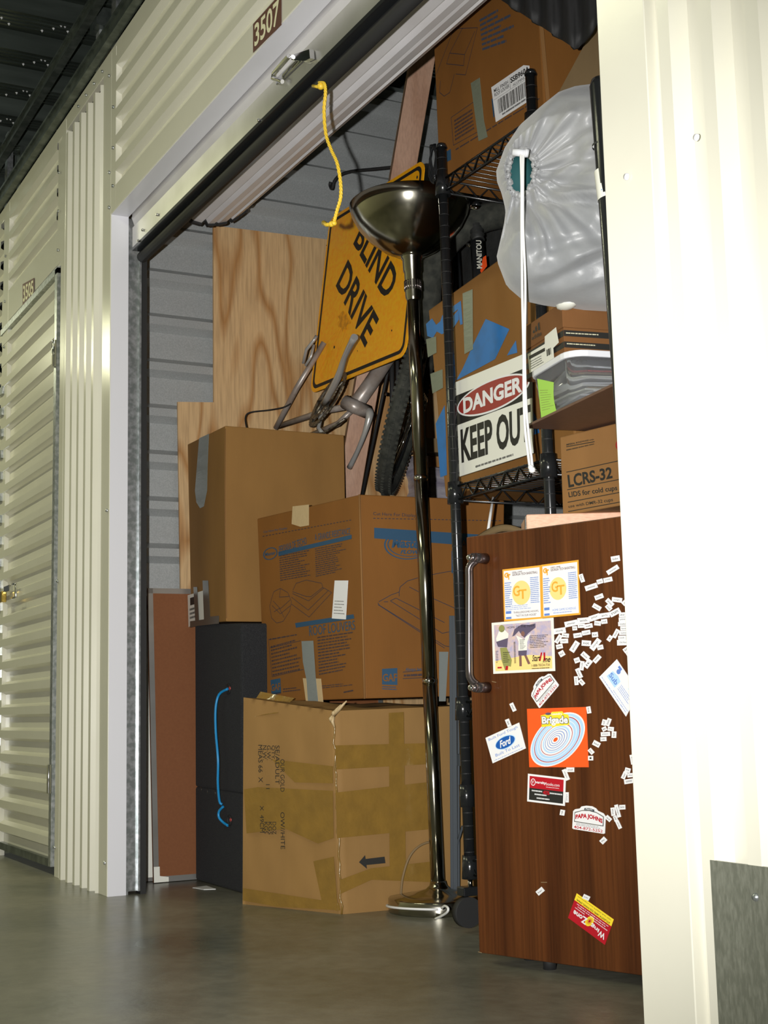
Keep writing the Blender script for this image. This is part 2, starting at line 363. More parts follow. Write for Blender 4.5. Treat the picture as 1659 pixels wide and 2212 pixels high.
def sheet(run, f, a, b):
    """extrude run of (t,d) between scalars a and b through f(t,d,s)"""
    mb = MB(); vs = [f(t, d, a) for t, d in run]+[f(t, d, b) for t, d in run]; n = len(run)
    return mb.add(vs, [(i, i+1, i+1+n, i+n) for i in range(n-1)])
# =================================================================== SETTING
fl = MB().box((-9, -3.2, -.1), (6.5, 3.4, 0)).build('floor', 'floor', kind='structure')
# left partition (interior), horizontal ribs
run = corrug(-.008, 3.0, .165, PANEL2)
wl = sheet(run, lambda t, d, s: (-.362+.032*d, s, t), .06, 3.05); wl.box((-.41, .06, 0), (-.368, 3.05, 3.0))
wall_left = wl.build('wall_left', 'grey', kind='structure')
wr = sheet(run, lambda t, d, s: (2.97-.02*d, s, t), .06, 3.05); wr.box((2.976, .06, 0), (3.02, 3.05, 3.0)); wr.build('wall_right', 'grey', kind='structure')
wb = sheet(run, lambda t, d, s: (s, 3.05-.02*d, t), -.35, 2.97); wb.box((-.35, 3.056, 0), (2.97, 3.1, 3.0)); wb.build('wall_back', 'grey', kind='structure')
# storefront wall
root = thing('wall_front', 'cream ribbed steel storefront wall of storage units along the corridor', None, (0, 0, 0), kind='structure')
ZT = 2.725
mb = MB()
PANEL3 = [(0, 0), (.30, 0), (.42, 1), (.70, 1), (.82, 0)]
def vpanel(mb, x0, x1, z0, z1, y=0.018): # vertical ribs, crowns toward the corridor
    r_ = corrug(x0, x1, .088, PANEL3); s_ = sheet(r_, lambda t, d, s: (t, y-.026*d, s), z0, z1); mb.add(s_.v, s_.f)
def hpanel(mb, x0, x1, z0, z1, y=0.018, pitch=.0915):
    r_ = corrug(z0, z1, pitch, PANEL); s_ = sheet(r_, lambda t, d, s: (s, y-.020*d, t), x0, x1); mb.add(s_.v, s_.f)
pm = MB(); vpanel(pm, -.585, -.092, 0, ZT-.07); pm.build('ribbed_post_panel', 'cream', root)
pm = MB(); hpanel(pm, .05, 2.62, 2.245, ZT-.02); pm.build('ribbed_header_panel', 'cream', root)
pm = MB(); hpanel(pm, -1.50, -.70, 2.33, ZT-.02); pm.build('ribbed_header_panel', 'cream', root)
pm = MB(); vpanel(pm, 2.72, 4.6, 0, ZT); pm.build('ribbed_post_panel', 'cream', root)
pm = MB(); hpanel(pm, -9, -1.66, .05, ZT-.02); pm.build('ribbed_header_panel', 'cream', root)
tr = MB()
for a, b in (((-.632, -.002, 0), (-.575, .02, ZT)), ((-.092, -.002, 0), (0, .02, ZT)), ((-.70, .002, 2.19), (-.632, .02, ZT)),
             ((0, -.002, 2.165), (.052, .02, ZT)), ((0.05, -.002, 2.165), (2.62, .02, 2.247)), ((-1.62, -.001, 2.20), (-.632, .02, 2.335)),
             ((-1.60, -.002, 0), (-1.50, .02, ZT)), ((2.61, -.003, 0), (2.722, .02, ZT)), ((-9, -.001, ZT-.045), (2.7, .02, ZT+.012))):
    tr.box(a, b)
tr.build('flat_trim', 'cream', root, bevel=.0015)
sc = MB()
for x, z in [(-.01, 2.19), (.03, 2.25), (.03, 2.38), (.03, 2.52), (-.02, 2.65), (-.01, 2.31), (-.665, 2.25), (-.665, 2.40), (-.665, 2.55), (-.62, .10), (-.62, 1.02), (-.015, .10), (-.015, 1.19), (-.4, 2.7), (-.3, 2.7), (-.2, 2.7), (-.1, 2.7), (-1.55, 2.1), (-1.55, 2.3), (-1.55, 2.5)]:
    sc.lathe([(.0, -.006), (.005, -.005), (.006, -.001)], (x, -.0035, z), (0, 1, 0), 8)
for px_, py_ in ((1355, 382), (1506, 297)):
    p = YP(-.004)(px_, py_); MB().lathe([(.0, -.005), (.0045, -.004), (.0055, -.0005)], p, (0, 1, 0), 10).build('screw', 'white', root)
sc.build('screw', 'galv', root, kind='stuff')
# white jamb and header soffit return
jm = MB(); jm.box((-.004, .0, 0), (.001, .058, 2.166)); jm.build('jamb', 'white', root)
jm = MB(); jm.box((0, .0, 2.163), (2.61, .058, 2.168)); jm.build('soffit', 'white', root)
jm = MB(); jm.box((2.609, .0, 0), (2.613, .058, 2.166)); jm.build('jamb', 'white', root)
# number plates
def plate(txt, tl, tr, br, bl):
    q = pq(YP(-.0035), tl, tr, br, bl); q.n = Vector((0, -1, 0))
    p = q.rect(MB(), 0, 0, 1, 1, .0006, .0006).build('number_sticker', 'brown', root)
    q.text(MB(), txt, .06, .12, .94, .90, .0012, .02).build('number', 'cream2', p)
plate('3507', (547, 52), (608, -16), (608, 54), (547, 114)); plate('3505', (49, 614), (74, 600), (74, 638), (49, 660))
# kick plate on the right
kp = MB(); kp.box((2.775, -.010, 0), (4.6, -.0055, .343)); bb = kp.build('baseboard_right', 'kick', kind='structure')
sm = MB()
p = YP(-.0105)(1632, 1938); sm.lathe([(0, -.004), (.004, -.003), (.0055, 0)], p, (0, 1, 0), 10); sm.build('screw', 'galv', bb)
# opposite side of the corridor
mb = MB(); r_ = corrug(0, 2.8, .0915, PANEL); s_ = sheet(r_, lambda t, d, s: (s, -2.75+.02*d, t), -9, 6.5); s_.build('wall_corridor', 'cream', kind='structure')
# hinged door of the next unit
d2 = thing('door_2', 'closed cream ribbed hinged door of the next unit with brass latch', None, (-1.1, .01, 0), kind='structure')
dm = MB(); hpanel(dm, -1.60, -.70, .05, 2.165, .016); dm.build('door_leaf', 'cream', d2)
fm = MB(); fm.box((-.70, -.006, .03), (-.668, .018, 2.185)); fm.box((-1.62, -.006, 2.165), (-.668, .018, 2.19)); fm.build('door_frame', 'galv', d2)
fm = MB(); fm.box((-1.61, -.004, .028), (-.70, .014, .055)); fm.build('bottom_edge', 'galvdark', d2)
for z in (.33, 1.86):
    h = MB(); h.box((-.688, -.012, z-.05), (-.668, -.004, z+.05)); h.tube([(-.678, -.014, z-.05), (-.678, -.014, z+.05)], .006, 8); h.build('hinge', 'chrome', d2, bevel=.001)
lp = YP(-.02)
h = MB(); h.obox(lp(18, 1272), (.05, 0, 0), (0, .008, 0), (0, 0, .012)); h.tube([lp(28, 1262), lp(34, 1262), lp(34, 1290), lp(26, 1292)], .006, 8); h.build('latch', 'chrome', d2, bevel=.002)
h = MB(); h.obox(lp(8, 1290, .005), (.03, 0, 0), (0, .010, 0), (0, 0, .022)); h.build('brass_lock', mat('brass', (.6, .42, .10), .2, .9), d2, 'brass coloured lock body', bevel=.003)
# bright galvanised edge strip with tabs left of the door
h = MB()
for k in range(20):
    z = .12+k*.0915+.055
    h.box((-1.60, -.012, z-.016), (-1.545, .004, z+.016))
h.build('edge_clip', 'galv', d2, kind='stuff')
# roll-up door
d1 = thing('door_1', 'rolled-up white steel door with aluminium bottom bar, latch and black seal', None, (1.3, .08, 2.0), kind='structure')
n = 14; prof = []
for k in range(n):
    for fr, dd in ((0, -.006), (.10, 0), (.42, .004), (.50, -.010), (.60, -.010), (.68, .004), (.93, 0)):
        a = 2*math.pi*(k+fr)/n; rr = .205*math.cos(math.pi/n)/math.cos((fr-.5)*2*math.pi/n)+dd
        prof.append((.305+rr*math.cos(a), 2.372+rr*math.sin(a)))
cm = MB(); k = len(prof); cm.add([(.035, y, z) for y, z in prof]+[(2.58, y, z) for y, z in prof], [(i, (i+1) % k, (i+1) % k+k, i+k) for i in range(k)]); cm.build('curtain_roll', 'doorwhite', d1)
em = MB(); big = [(.305+(y-.305)*1.035, 2.372+(z-2.372)*1.035) for y, z in prof]
for xx in (.018, 2.58): em.slab([(xx, y, z) for y, z in big], (1, 0, 0), .018)
em.build('felt_edge', 'black', d1)
cu = sheet([(2.06, 0), (2.10, 0), (2.125, .5), (2.15, 1), (2.20, 1), (2.23, 0), (2.40, 0)], lambda t, d, s: (s, .082-.018*d, t), .02, 2.59); cu.build('curtain', 'doorwhite', d1)
bm_ = MB(); bm_.add([(x, y, z) for x in (.03, 2.58) for y, z in ((.062, 2.048), (.062, 2.118), (.070, 2.122), (.070, 2.055))], [(0, 1, 5, 4), (1, 2, 6, 5), (2, 3, 7, 6), (3, 0, 4, 7), (0, 3, 2, 1), (4, 5, 6, 7)])
bm_.build('bottom_bar', 'alu', d1)
bm_ = MB(); bm_.box((.03, .061, 2.040), (2.58, .128, 2.050)); bm_.build('bar_flange', 'bgloss', d1)
bm_ = MB(); bm_.tube([(.02, .098, 2.026), (2.59, .098, 2.026)], .018, 12); bm_.build('rubber_seal', 'black', d1)
lq = YP(.060)
hm = MB(); hm.slab([lq(597, 172), lq(652, 122), lq(655, 132), lq(600, 184)], (0, -1, 0), .004)
hm.slab([lq(637, 122), lq(678, 108), lq(680, 128), lq(668, 134), lq(640, 132)], (0, -1, 0), .012)
hm.tube([lq(638, 124, .018), lq(606, 160, .018), lq(604, 172, .018), lq(618, 178, .01)], .006, 8)
hm.build('latch_handle', 'chrome', d1, bevel=.0015)
hs = MB()
for q in ((309, 497), (341, 464), (560, 260), (300, 520)): hs.ball(lq(*q, .002), .005, 8)
hs.build('bolt', 'chrome', d1)
gm = MB(); gm.box((-.012, .060, 0), (-.004, .066, 2.16)); gm.box((-.03, .066, .01), (-.006, .096, 2.16)); gm.box((-.006, .094, .01), (.008, .100, 2.16)); gm.build('guide_track', 'galv', d1)
gm = MB(); gm.box((-.04, .102, .0), (.004, .120, 2.3)); gm.build('felt_strip', 'black', d1)
gm = MB(); gm.box((2.613, .060, 0), (2.64, .10, 2.16)); gm.build('guide_track', 'galv', d1)
# pull rope hanging from the bar (part of the door)
yr = YP(.072)
rp = [yr(*q) for q in ((690, 178), (700, 180), (703, 200), (700, 240), (704, 290), (716, 325), (728, 352), (735, 390), (736, 425), (728, 455), (722, 478))]
def smooth(p, k=4):
    out = []
    for i in range(len(p)-1):
        a = p[max(i-1, 0)]; b = p[i]; c = p[i+1]; d = p[min(i+2, len(p)-1)]
        for j in range(k):
            t = j/k; out.append(.5*((2*b)+(c-a)*t+(2*a-5*b+4*c-d)*t*t+(3*b-a-3*c+d)*t**3))
    return out+[p[-1]]
sp = smooth(rp, 10); rm = MB()
for ph in (0, 2.094, 4.188):
    rm.tube([p+Vector((math.cos(i*.9+ph), math.sin(i*.9+ph), 0))*.0022 for i, p in enumerate(sp)], .0024, 6)
rm.ball(yr(716, 484), (.008, .007, .007)); rm.ball(yr(722, 482), (.006, .007, .006)); rm.tube([yr(716, 484), yr(706, 486), yr(699, 481)], [.004, .005, .006], 6); rm.ball(yr(693, 186), .009); rm.tube([yr(690, 188), yr(676, 186)], .004, 6)
rope = rm.build('pull_rope', 'yrope', None); tag(rope, 'knotted yellow pull rope hanging from the raised door bar', 'rope')
# ceiling deck and framing
ce = thing('ceiling', 'dark fluted steel deck with studded ribs above the corridor', None, (-1, 1, 3.15), kind='structure')
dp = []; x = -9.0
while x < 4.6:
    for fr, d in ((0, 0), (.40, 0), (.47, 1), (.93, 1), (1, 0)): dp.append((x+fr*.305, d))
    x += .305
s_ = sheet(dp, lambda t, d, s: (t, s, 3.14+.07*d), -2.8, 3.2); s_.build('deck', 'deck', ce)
dots = MB(); bars = MB()
x = -9.0
while x < .9:
    y = -.25; g = 0
    while y < 2.6:
        for k in range(3):
            c = (x+.02+.035*k, y+(.035*k if g % 2 else -.035*k)+.07, 3.139)
            dots.add([(c[0]-.006, c[1], c[2]), (c[0], c[1]-.006, c[2]), (c[0]+.006, c[1], c[2]), (c[0], c[1]+.006, c[2]), (c[0], c[1], c[2]-.009)], [(0, 1, 4), (1, 2, 4), (2, 3, 4), (3, 0, 4)], True)
        y += .125; g += 1
    for k in range(4): bars.box((x+.012+k*.027, -.4, 3.136), (x+.020+k*.027, 2.8, 3.141))
    x += .305
dots.build('deck_stud', 'lid', ce, 'raised dimples coloured white for their glints', kind='stuff'); bars.build('deck_rib', 'deck', ce, kind='stuff')  # white colour stands in for glints on the steel dimples
def channel(x0, x1, y, z, h, d):
    m_ = MB(); m_.box((x0, y, z), (x1, y+d, z+h*.18)); m_.box((x0, y, z+h*.82), (x1, y+d, z+h)); m_.box((x0, y+.008, z+h*.18), (x1, y+d-.004, z+h*.82)); return m_
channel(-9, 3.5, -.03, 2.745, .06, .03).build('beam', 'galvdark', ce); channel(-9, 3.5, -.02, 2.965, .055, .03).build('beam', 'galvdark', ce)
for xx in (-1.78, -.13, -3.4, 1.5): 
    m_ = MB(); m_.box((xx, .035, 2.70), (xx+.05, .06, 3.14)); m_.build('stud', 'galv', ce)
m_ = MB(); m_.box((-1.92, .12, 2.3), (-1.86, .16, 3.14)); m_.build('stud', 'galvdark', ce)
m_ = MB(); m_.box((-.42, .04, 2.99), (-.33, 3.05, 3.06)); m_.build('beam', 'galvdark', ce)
# =================================================================== LEFT SIDE CONTENTS
# hardboard-backed board with aluminium frame, leaning on the wall
bt = thing('framed_board', 'brown hardboard panel with thin aluminium frame leaning on the left wall, back side showing', 'board', (-.23, .6, 0))
B0, B1, T0, T1 = Vector((-.232, .222, 0.002)), Vector((-.232, 1.1, .002)), Vector((-.300, .222, .972)), Vector((-.300, 1.1, .972))
nb = (B1-B0).cross(T0-B0).normalized(); nb = nb if nb.x > 0 else -nb
MB().slab([B0, B1, T1, T0], -nb, .008).build('panel', 'mason', bt)
up = (T0-B0).normalized(); yy = Vector((0, 1, 0)); fm = MB()
L = (T0-B0).length
for c0, c1 in ((B0, B1), (T0-up*.018, T1-up*.018)): fm.slab([c0, c1, c1+up*.018, c0+up*.018], nb, .003)
for c0 in (B0, B1-yy*.018): fm.slab([c0, c0+yy*.018, c0+yy*.018+up*L, c0+up*L], nb, .003)
fm.build('frame', 'alu', bt, 'aluminium frame')
cm = MB(); cm.slab([B0+nb*.003, B0+yy*.05+nb*.003, B0+yy*.05+up*.015+nb*.003, B0+yy*.02+up*.02+nb*.003, B0+yy*.02+up*.05+nb*.003, B0+up*.05+nb*.003], nb, .003); cm.build('corner_cap', 'paper2', bt, 'beige plastic corner')
wbd = thing('framed_board', 'pale panel just behind the brown hardboard, its edge showing by the door track', 'board', (-.29, .5, 0))
MB().slab([(-.285, .17, .002), (-.285, .33, .002), (-.318, .33, .9), (-.318, .17, .9)], (-1, 0, 0), .008).build('panel', 'paper2', wbd)
MB().slab([(-.283, .17, .002), (-.283, .33, .002), (-.2835, .33, .014), (-.2835, .17, .014)], (1, 0, 0), .002).build('frame', 'alu', wbd)
# notched plywood sheet
pw = XP(-.318)
o = MB().slab([pw(384, 868)*1, pw(462, 869), pw(461, 487), Vector((-.318, 1.55, 2.33)), Vector((-.318, 1.55, .01)), Vector((-.318, .36, .01))], (-1, 0, 0), .010).build('plywood_sheet', 'plywood')
tag(o, 'tall notched plywood sheet with swirling grain leaning flat on the left wall', 'plywood')
# black carpeted cabinet
sx0, sx1, sy0, sy1 = -.215, .197, .362, .56
cb = thing('carpeted_cabinet', 'black carpeted cabinet with blue rope handle standing under the tall plain carton', 'cabinet', (0, .55, 0))
MB().hexa([(-.222, sy0, .002), (sx1, sy0, .002), (sx1, sy1, .002), (-.222, sy1, .002), (-.222, sy0, .305), (sx1, sy0, .300), (sx1, sy1, .30), (-.222, sy1, .305)]).build('lower_shell', 'carpet', cb, bevel=.008)
MB().hexa([(-.222, sy0, .304), (sx1+.002, sy0, .30), (sx1+.002, sy1, .30), (-.222, sy1, .304), (-.222, sy0, .845), (sx1+.004, sy0, .822), (sx1+.004, sy1, .822), (-.222, sy1, .845)]).build('upper_shell', 'carpet', cb, bevel=.008)
st = MB(); sp_ = YP(sy0)
for q in ((436, 1704), (449, 1708), (466, 1712)): st.tube([sp_(q[0], q[1]-4, .002), sp_(q[0]+.5, q[1]+5, .002)], .0012, 5)
st.build('staple', 'chrome', cb)
for q in ((495, 1488), (497, 1772)):
    MB().lathe([(.0, .001), (.017, .001), (.018, .004), (.013, .005)], sp_(*q), (0, -1, 0), 16).build('grommet', 'black', cb)
    MB().lathe([(.0, .005), (.006, .005), (.007, .002)], sp_(q[0]+3, q[1]-1), (0, -1, 0), 10).build('rope_end', 'dred', cb, 'red stopper')
hp = [sp_(x, y, o_) for x, y, o_ in ((496, 1488, .006), (486, 1500, .02), (485, 1530, .03), (488, 1580, .034), (493, 1640, .034), (490, 1690, .03), (487, 1730, .02), (488, 1737, .012))]
MB().tube(smooth(hp, 4), .0042, 8).build('rope_handle', 'bluerope', cb, 'blue rope handle')
hp = [sp_(x, y, o_) for x, y, o_ in ((491, 1742, .014), (486, 1752, .02), (486, 1765, .02), (490, 1776, .012), (496, 1783, .006))]
MB().tube(smooth(hp, 4), .0042, 8).build('rope_handle', 'bluerope', cb, 'blue rope handle')
# tall plain carton
pc = thing('carton_box', 'tall plain brown carton on the black carpeted cabinet, duct tape on its edge', 'box', (0, .55, .845))
F = YP(.362); S = XP(.095)
A = F(405, 957); Bq = F(413, 1352); Cb = Vector((.092, .355, .834)); Ct = Vector((.094, .355, 1.470))
A.z = 1.478; Bq.z = .849; D = Vector((0, .43, 0))
MB().hexa([Bq, Cb, Cb+D, Bq+D, A, Ct, Ct+D, A+D]).build('carton', 'cb1', pc, bevel=.003)
Fr = Pl(Cb, (Cb-Bq).cross(Vector((0, 0, 1)))); 
if Fr.n.y > 0: Fr.n = -Fr.n
tapemb(Fr, [(431, 947), (452, 937), (449, 1010), (448, 1060), (441, 1094), (433, 1098), (425, 1085), (422, 1060)], off=.001).build('duct_tape', 'duct', pc)
tapemb(Fr, [(420, 1268), (428, 1268), (432, 1340), (424, 1342)], .001, .003).build('duct_tape', 'ductdark', pc)
tapemb(Fr, [(439, 1254), (451, 1254), (455, 1332), (474, 1330), (474, 1347), (428, 1352), (412, 1356), (412, 1342), (442, 1338)], .001, .0015).build('duct_tape', 'ductdark', pc)
lb = tapemb(Fr, [(406, 1286), (442, 1275), (442, 1338), (412, 1352), (408, 1355)], .0006, .0006).build('shipping_label', 'paper2', pc)
q = pq(Fr, (406, 1286), (442, 1275), (442, 1338), (408, 1348)); t_ = MB(); q.rect(t_, .15, .62, .6, .88, .0016); q.lines(t_, .1, .12, .5, .55, 3, .0016, .6); t_.build('print', 'ink', lb)
MB().tube([Cb+Vector((.003, -.001, .01)), Cb+(Ct-Cb)*.5+Vector((.002, -.002, 0)), Ct+Vector((.002, -.001, -.01))], .0018, 5).build('paper_edge', 'cb5', pc)
# paper scrap
o = MB().slab([ZP(0)(416, 1918), ZP(0)(446, 1914), ZP(0)(466, 1921), ZP(0)(440, 1922)], (0, 0, 1), .0015).build('paper_scrap', 'paper'); tag(o, 'white paper scrap on the floor before the black cabinet', 'paper')
# taped carton on the floor
C0 = ZP(0)(740, 1975); L0 = ZP(0)(524, 1953); 
tf = Pl(C0, (C0-L0).cross(Vector((0, 0, 1)))); 
if tf.n.y > 0: tf.n = -tf.n
ts = ang(-3, C0, True)
tb = thing('carton_box', 'battered brown carton wrapped in packing tape on the floor, black arrow on its side', 'box', C0)
Lt = tf(526, 1502); Ct = tf(722, 1542); Ct.z = .545; Lt.z = .590
sd = Vector((-math.sin(math.radians(-3)), math.cos(math.radians(-3)), 0))
R0 = C0+sd*.62; Rt = Vector((R0.x, R0.y, .555)); bk = (L0-C0)
# crumpled grid faces
def crumple(c, us, vs, nu, nv, amp, n_):
    """bilinear grid over corners c=(bl,br,tr,tl) displaced"""
    mb = MB(); P = []
    for j in range(nv+1):
        for i in range(nu+1):
            u, v = i/nu, j/nv; p = (c[0]*(1-u)+c[1]*u)*(1-v)+(c[3]*(1-u)+c[2]*u)*v
            e = min(u, 1-u, v, 1-v); k = math.sin(u*7+v*3)*math.cos(v*9-u*4)*.6+math.sin(u*19+v*13)*.3+math.sin(u*5-v*23)*.25
            P.append(p+n_*(amp*k*min(1, e*8)))
    mb.add(P, [(j*(nu+1)+i, j*(nu+1)+i+1, (j+1)*(nu+1)+i+1, (j+1)*(nu+1)+i) for j in range(nv) for i in range(nu)], True); return mb
L0b, Lb = L0, L0+sd*.62
Lbt = Vector((Lb.x, Lb.y, .545))
body = crumple((L0, C0, Ct, Lt), 0, 0, 24, 34, .004, tf.n)
s2 = crumple((C0, R0, Rt, Ct), 0, 0, 34, 34, .0045, ts.n); body.add(s2.v, s2.f, True)
s3 = crumple((Lt, Ct, Rt, Lbt), 0, 0, 16, 16, .006, Vector((0, 0, 1))); body.add(s3.v, s3.f, True)
body.add([L0, Lb, Lbt, Lt], [(0, 1, 2, 3)]); body.add([Lb, R0, Rt, Lbt], [(0, 1, 2, 3)]); body.add([L0, C0, R0, Lb], [(0, 1, 2, 3)])
body.build('carton', 'cb3', tb)
def bandq(pl, pts, m_, nm, off=.003, par=tb): 
    return tapemb(pl, pts, .0008, off).build(nm, m_, par)
bandq(tf, [(590, 1640), (722, 1655), (722, 1692), (640, 1690)], 'tape', 'packing_tape', .0055)
bandq(tf, [(530, 1705), (560, 1700), (722, 1708), (724, 1810), (690, 1822), (620, 1790), (536, 1800)], 'tape', 'packing_tape', .0055)
bandq(tf, [(680, 1860), (724, 1850), (733, 1968), (700, 1955)], 'tape', 'packing_tape', .0055)
bandq(tf, [(528, 1918), (735, 1950), (738, 1966), (600, 1958), (528, 1945)], 'tape', 'packing_tape', .005)
bandq(ts, [(722, 1610), (928, 1605), (930, 1650), (724, 1662)], 'tape', 'packing_tape', .0065)
bandq(ts, [(722, 1712), (932, 1688), (935, 1790), (726, 1810)], 'tape', 'packing_tape', .0065)
bandq(ts, [(732, 1900), (800, 1875), (935, 1860), (930, 1905), (800, 1900), (734, 1930)], 'tape', 'packing_tape', .0065)
bandq(ts, [(838, 1540), (870, 1538), (875, 1900), (840, 1900)], 'tape', 'packing_tape', .0055)
fm = MB(); e = []
for i in range(26):
    v = i/25; p = C0*(1-v)+Ct*v; e.append(p+Vector((math.sin(i*1.7)*.003, -.003+math.sin(i*2.3)*.003, 0)))
fm.tube(e, .0028, 6); fm.build('frayed_edge', 'tape', tb, 'wrinkled shiny tape along the near corner')
fm = MB(); t0 = tf(722, 1546, .004)
for dx, dy in ((8, -14), (18, -24), (30, -32), (-4, 14), (4, 26)): fm.tube([t0, tf(722+dx*.6, 1546+dy*.5, .012), tf(722+dx, 1546+dy, .006)], [.006, .005, .002], 6)
fm.build('torn_flap', 'masktape', tb, 'torn flap end')
fm = crumple((Lt+Vector((-.004, 0, -.06)), Lt*.6+Ct*.4+Vector((0, -.004, -.03)), Lt*.6+Ct*.4+Vector((0, .05, .012)), Lt+Vector((.01, .05, .016))), 0, 0, 10, 6, .008, tf.n); fm.build('top_flap', 'tape', tb)
tx = MB()
def vtext(pl, mb, s_, tl, tr, br, bl, bold=.0): # text whose reading direction runs tl->tr
    pq(pl, tl, tr, br, bl).text(mb, s_, 0, 0, 1, 1, .0065, bold)
vtext(tf, tx, 'OUR GOLD', (618, 1640), (618, 1710), (609, 1710), (609, 1640)); vtext(tf, tx, 'OW//HITE', (618, 1754), (619, 1834), (610, 1834), (609, 1754))
vtext(tf, tx, 'SE/ADULT', (607, 1610), (607, 1694), (598, 1694), (598, 1610)); vtext(tf, tx, 'QTY,', (597, 1610), (597, 1642), (589, 1642), (589, 1610)); vtext(tf, tx, 'DOZ', (600, 1775), (600, 1802), (592, 1802), (592, 1775))
vtext(tf, tx, 'G.W.', (588, 1610), (588, 1642), (580, 1642), (580, 1610)); vtext(tf, tx, 'KGS', (591, 1775), (591, 1802), (583, 1802), (583, 1775)); vtext(tf, tx, '11', (586, 1694), (586, 1704), (578, 1704), (578, 1694))
vtext(tf, tx, 'N.W.', (579, 1610), (579, 1642), (571, 1642), (571, 1610)); vtext(tf, tx, 'KGS', (582, 1775), (582, 1800), (574, 1800), (574, 1775))
vtext(tf, tx, 'MEAS 66  X', (570, 1609), (571, 1690), (562, 1690), (561, 1609)); vtext(tf, tx, 'X  49CM', (573, 1740), (574, 1798), (565, 1798), (565, 1740))
tx.build('stencil_text', 'ink', tb)
ar = MB(); ar.slab([ts(x, y, .0075) for x, y in ((773, 1862), (786, 1847), (787, 1855), (828, 1850), (830, 1864), (789, 1868), (790, 1876))], ts.n, .0004); ar.build('arrow_mark', 'ink', tb)
# roof louver carton on top of the taped carton
gc = at(789, 1523, .53); gc.z = .577
gF = ang(9, gc); gS = ang(-4, gc, True)
gb = thing('carton_box', 'brown roof louver carton with blue printing stacked on the battered taped carton', 'box', gc)
gL, gT, gLT = gF(571, 1528), gF(777, 1068), gF(555, 1120); gR, gRT = gS(1086, 1530), gS(1090, 1081)
gR.z = .580; gL.z = .577
_n = (gc-gL).cross(gT-gc); gLT = Pl(gc, _n)(555, 1120); _n2 = (gR-gc).cross(gT-gc); gRT = Pl(gc, _n2)(1090, 1081)
back = gR-gc; backT = gRT-gT
MB().hexa([gL, gc, gR, gL+back, gLT, gT, gRT, gLT+backT]).build('carton', 'cb2', gb, bevel=.004)
gF = Pl(gc, (gc-gL).cross(gT-gc)); gF.n = gF.n if gF.n.y < 0 else -gF.n
gS = Pl(gc, (gR-gc).cross(gT-gc)); gS.n = gS.n if gS.n.x > 0 else -gS.n
tapemb(gF, [(633, 1094), (668, 1090), (668, 1135), (650, 1138), (631, 1132)], .001, .001).build('masking_tape', 'masktape', gb)
tapemb(gF, [(655, 1465), (694, 1466), (700, 1528), (664, 1532)], .001, .0006).build('masking_tape', 'masktape', gb)
tapemb(gF, [(653, 1385), (678, 1384), (683, 1460), (690, 1530), (668, 1532), (664, 1470), (656, 1430)], .001, .002).build('duct_tape', 'duct', gb)
wl_ = tapemb(gF, [(724, 1254), (753, 1254), (748, 1338), (718, 1336)], .001, .001).build('address_label', 'paper', gb)
q = pq(gF, (724, 1254), (753, 1254), (748, 1338), (718, 1336)); q.lines(MB(), .12, .1, .9, .5, 5, .0024, .3).build('print', 'grime', wl_)
bl = MB()
for pts in ([(602, 1192), (760, 1155), (760, 1164), (602, 1201)], [(638, 1346), (764, 1327), (766, 1336), (640, 1356)]): bl.slab([gF(*p, .0008) for p in pts], gF.n, .0004)
q = pq(gF, (585, 1469), (606, 1465), (608, 1505), (588, 1509)); q.rect(bl, 0, .2, 1, 1, .0012)
q = pq(gF, (569, 1188), (600, 1182), (600, 1204), (569, 1210)); q.ell(bl, .5, .5, .5, .6, .0012, hole=.86); q.text(bl, 'Master', .14, .34, .86, .68, .0014, .02)
for (tl, tr_, br, bl_), s_ in ((((603, 1180), (662, 1160), (663, 1175), (604, 1196)), 'PERSIANA DE TECHO'), (((680, 1154), (757, 1140), (757, 1154), (681, 1168)), 'A GRANDE RESISTANCE'), (((668, 1353), (767, 1340), (768, 1360), (669, 1374)), 'ROOF LOUVERS'), (((570, 1147), (621, 1138), (621, 1144), (570, 1153)), 'Cut Here For Display')):
    pq(gF, tl, tr_, br, bl_).text(bl, s_, 0, 0, 1, 1, .0012, .0)
bl.build('blue_print', 'blue', gb)
q = pq(gF, (585, 1469), (606, 1465), (608, 1505), (588, 1509)); q.text(MB(), 'GAF', .02, .38, .98, .76, .0018, .02).build('emblem_text', 'cb2', gb)
mi = MB()
for i in range(28): 
    u = i/28; a = (568+194*u, 1158-36*u); mi.add([gF(a[0], a[1], .0012), gF(a[0]+4, a[1]-.8, .0012), gF(a[0]+4, a[1]+.6, .0012), gF(a[0], a[1]+1.4, .0012)], [(0, 1, 2, 3)])
for (tl, tr_, br, bl_), k, wd in ((((604, 1199), (672, 1186), (674, 1244), (606, 1256)), 12, .09), (((681, 1184), (752, 1170), (752, 1232), (683, 1247)), 14, .09), (((686, 1374), (768, 1362), (752, 1448), (690, 1460)), 13, .1), (((612, 1486), (652, 1482), (652, 1492), (612, 1497)), 2, .1), (((696, 1480), (772, 1472), (774, 1480), (697, 1488)), 2, .1), (((743, 1492), (773, 1486), (773, 1493), (743, 1499)), 1, .2), (((585, 1394), (650, 1376), (656, 1448), (590, 1462)), 9, .05), (((582, 1378), (664, 1364), (664, 1370), (582, 1385)), 1, .1), (((588, 1495), (608, 1492), (609, 1508), (589, 1512)), 2, .3)):
    pq(gF, tl, tr_, br, bl_).lines(mi, 0, 0, 1, 1, k, .0012, .5, wd)
mi.build('small_print', 'navy', gb, kind='stuff')
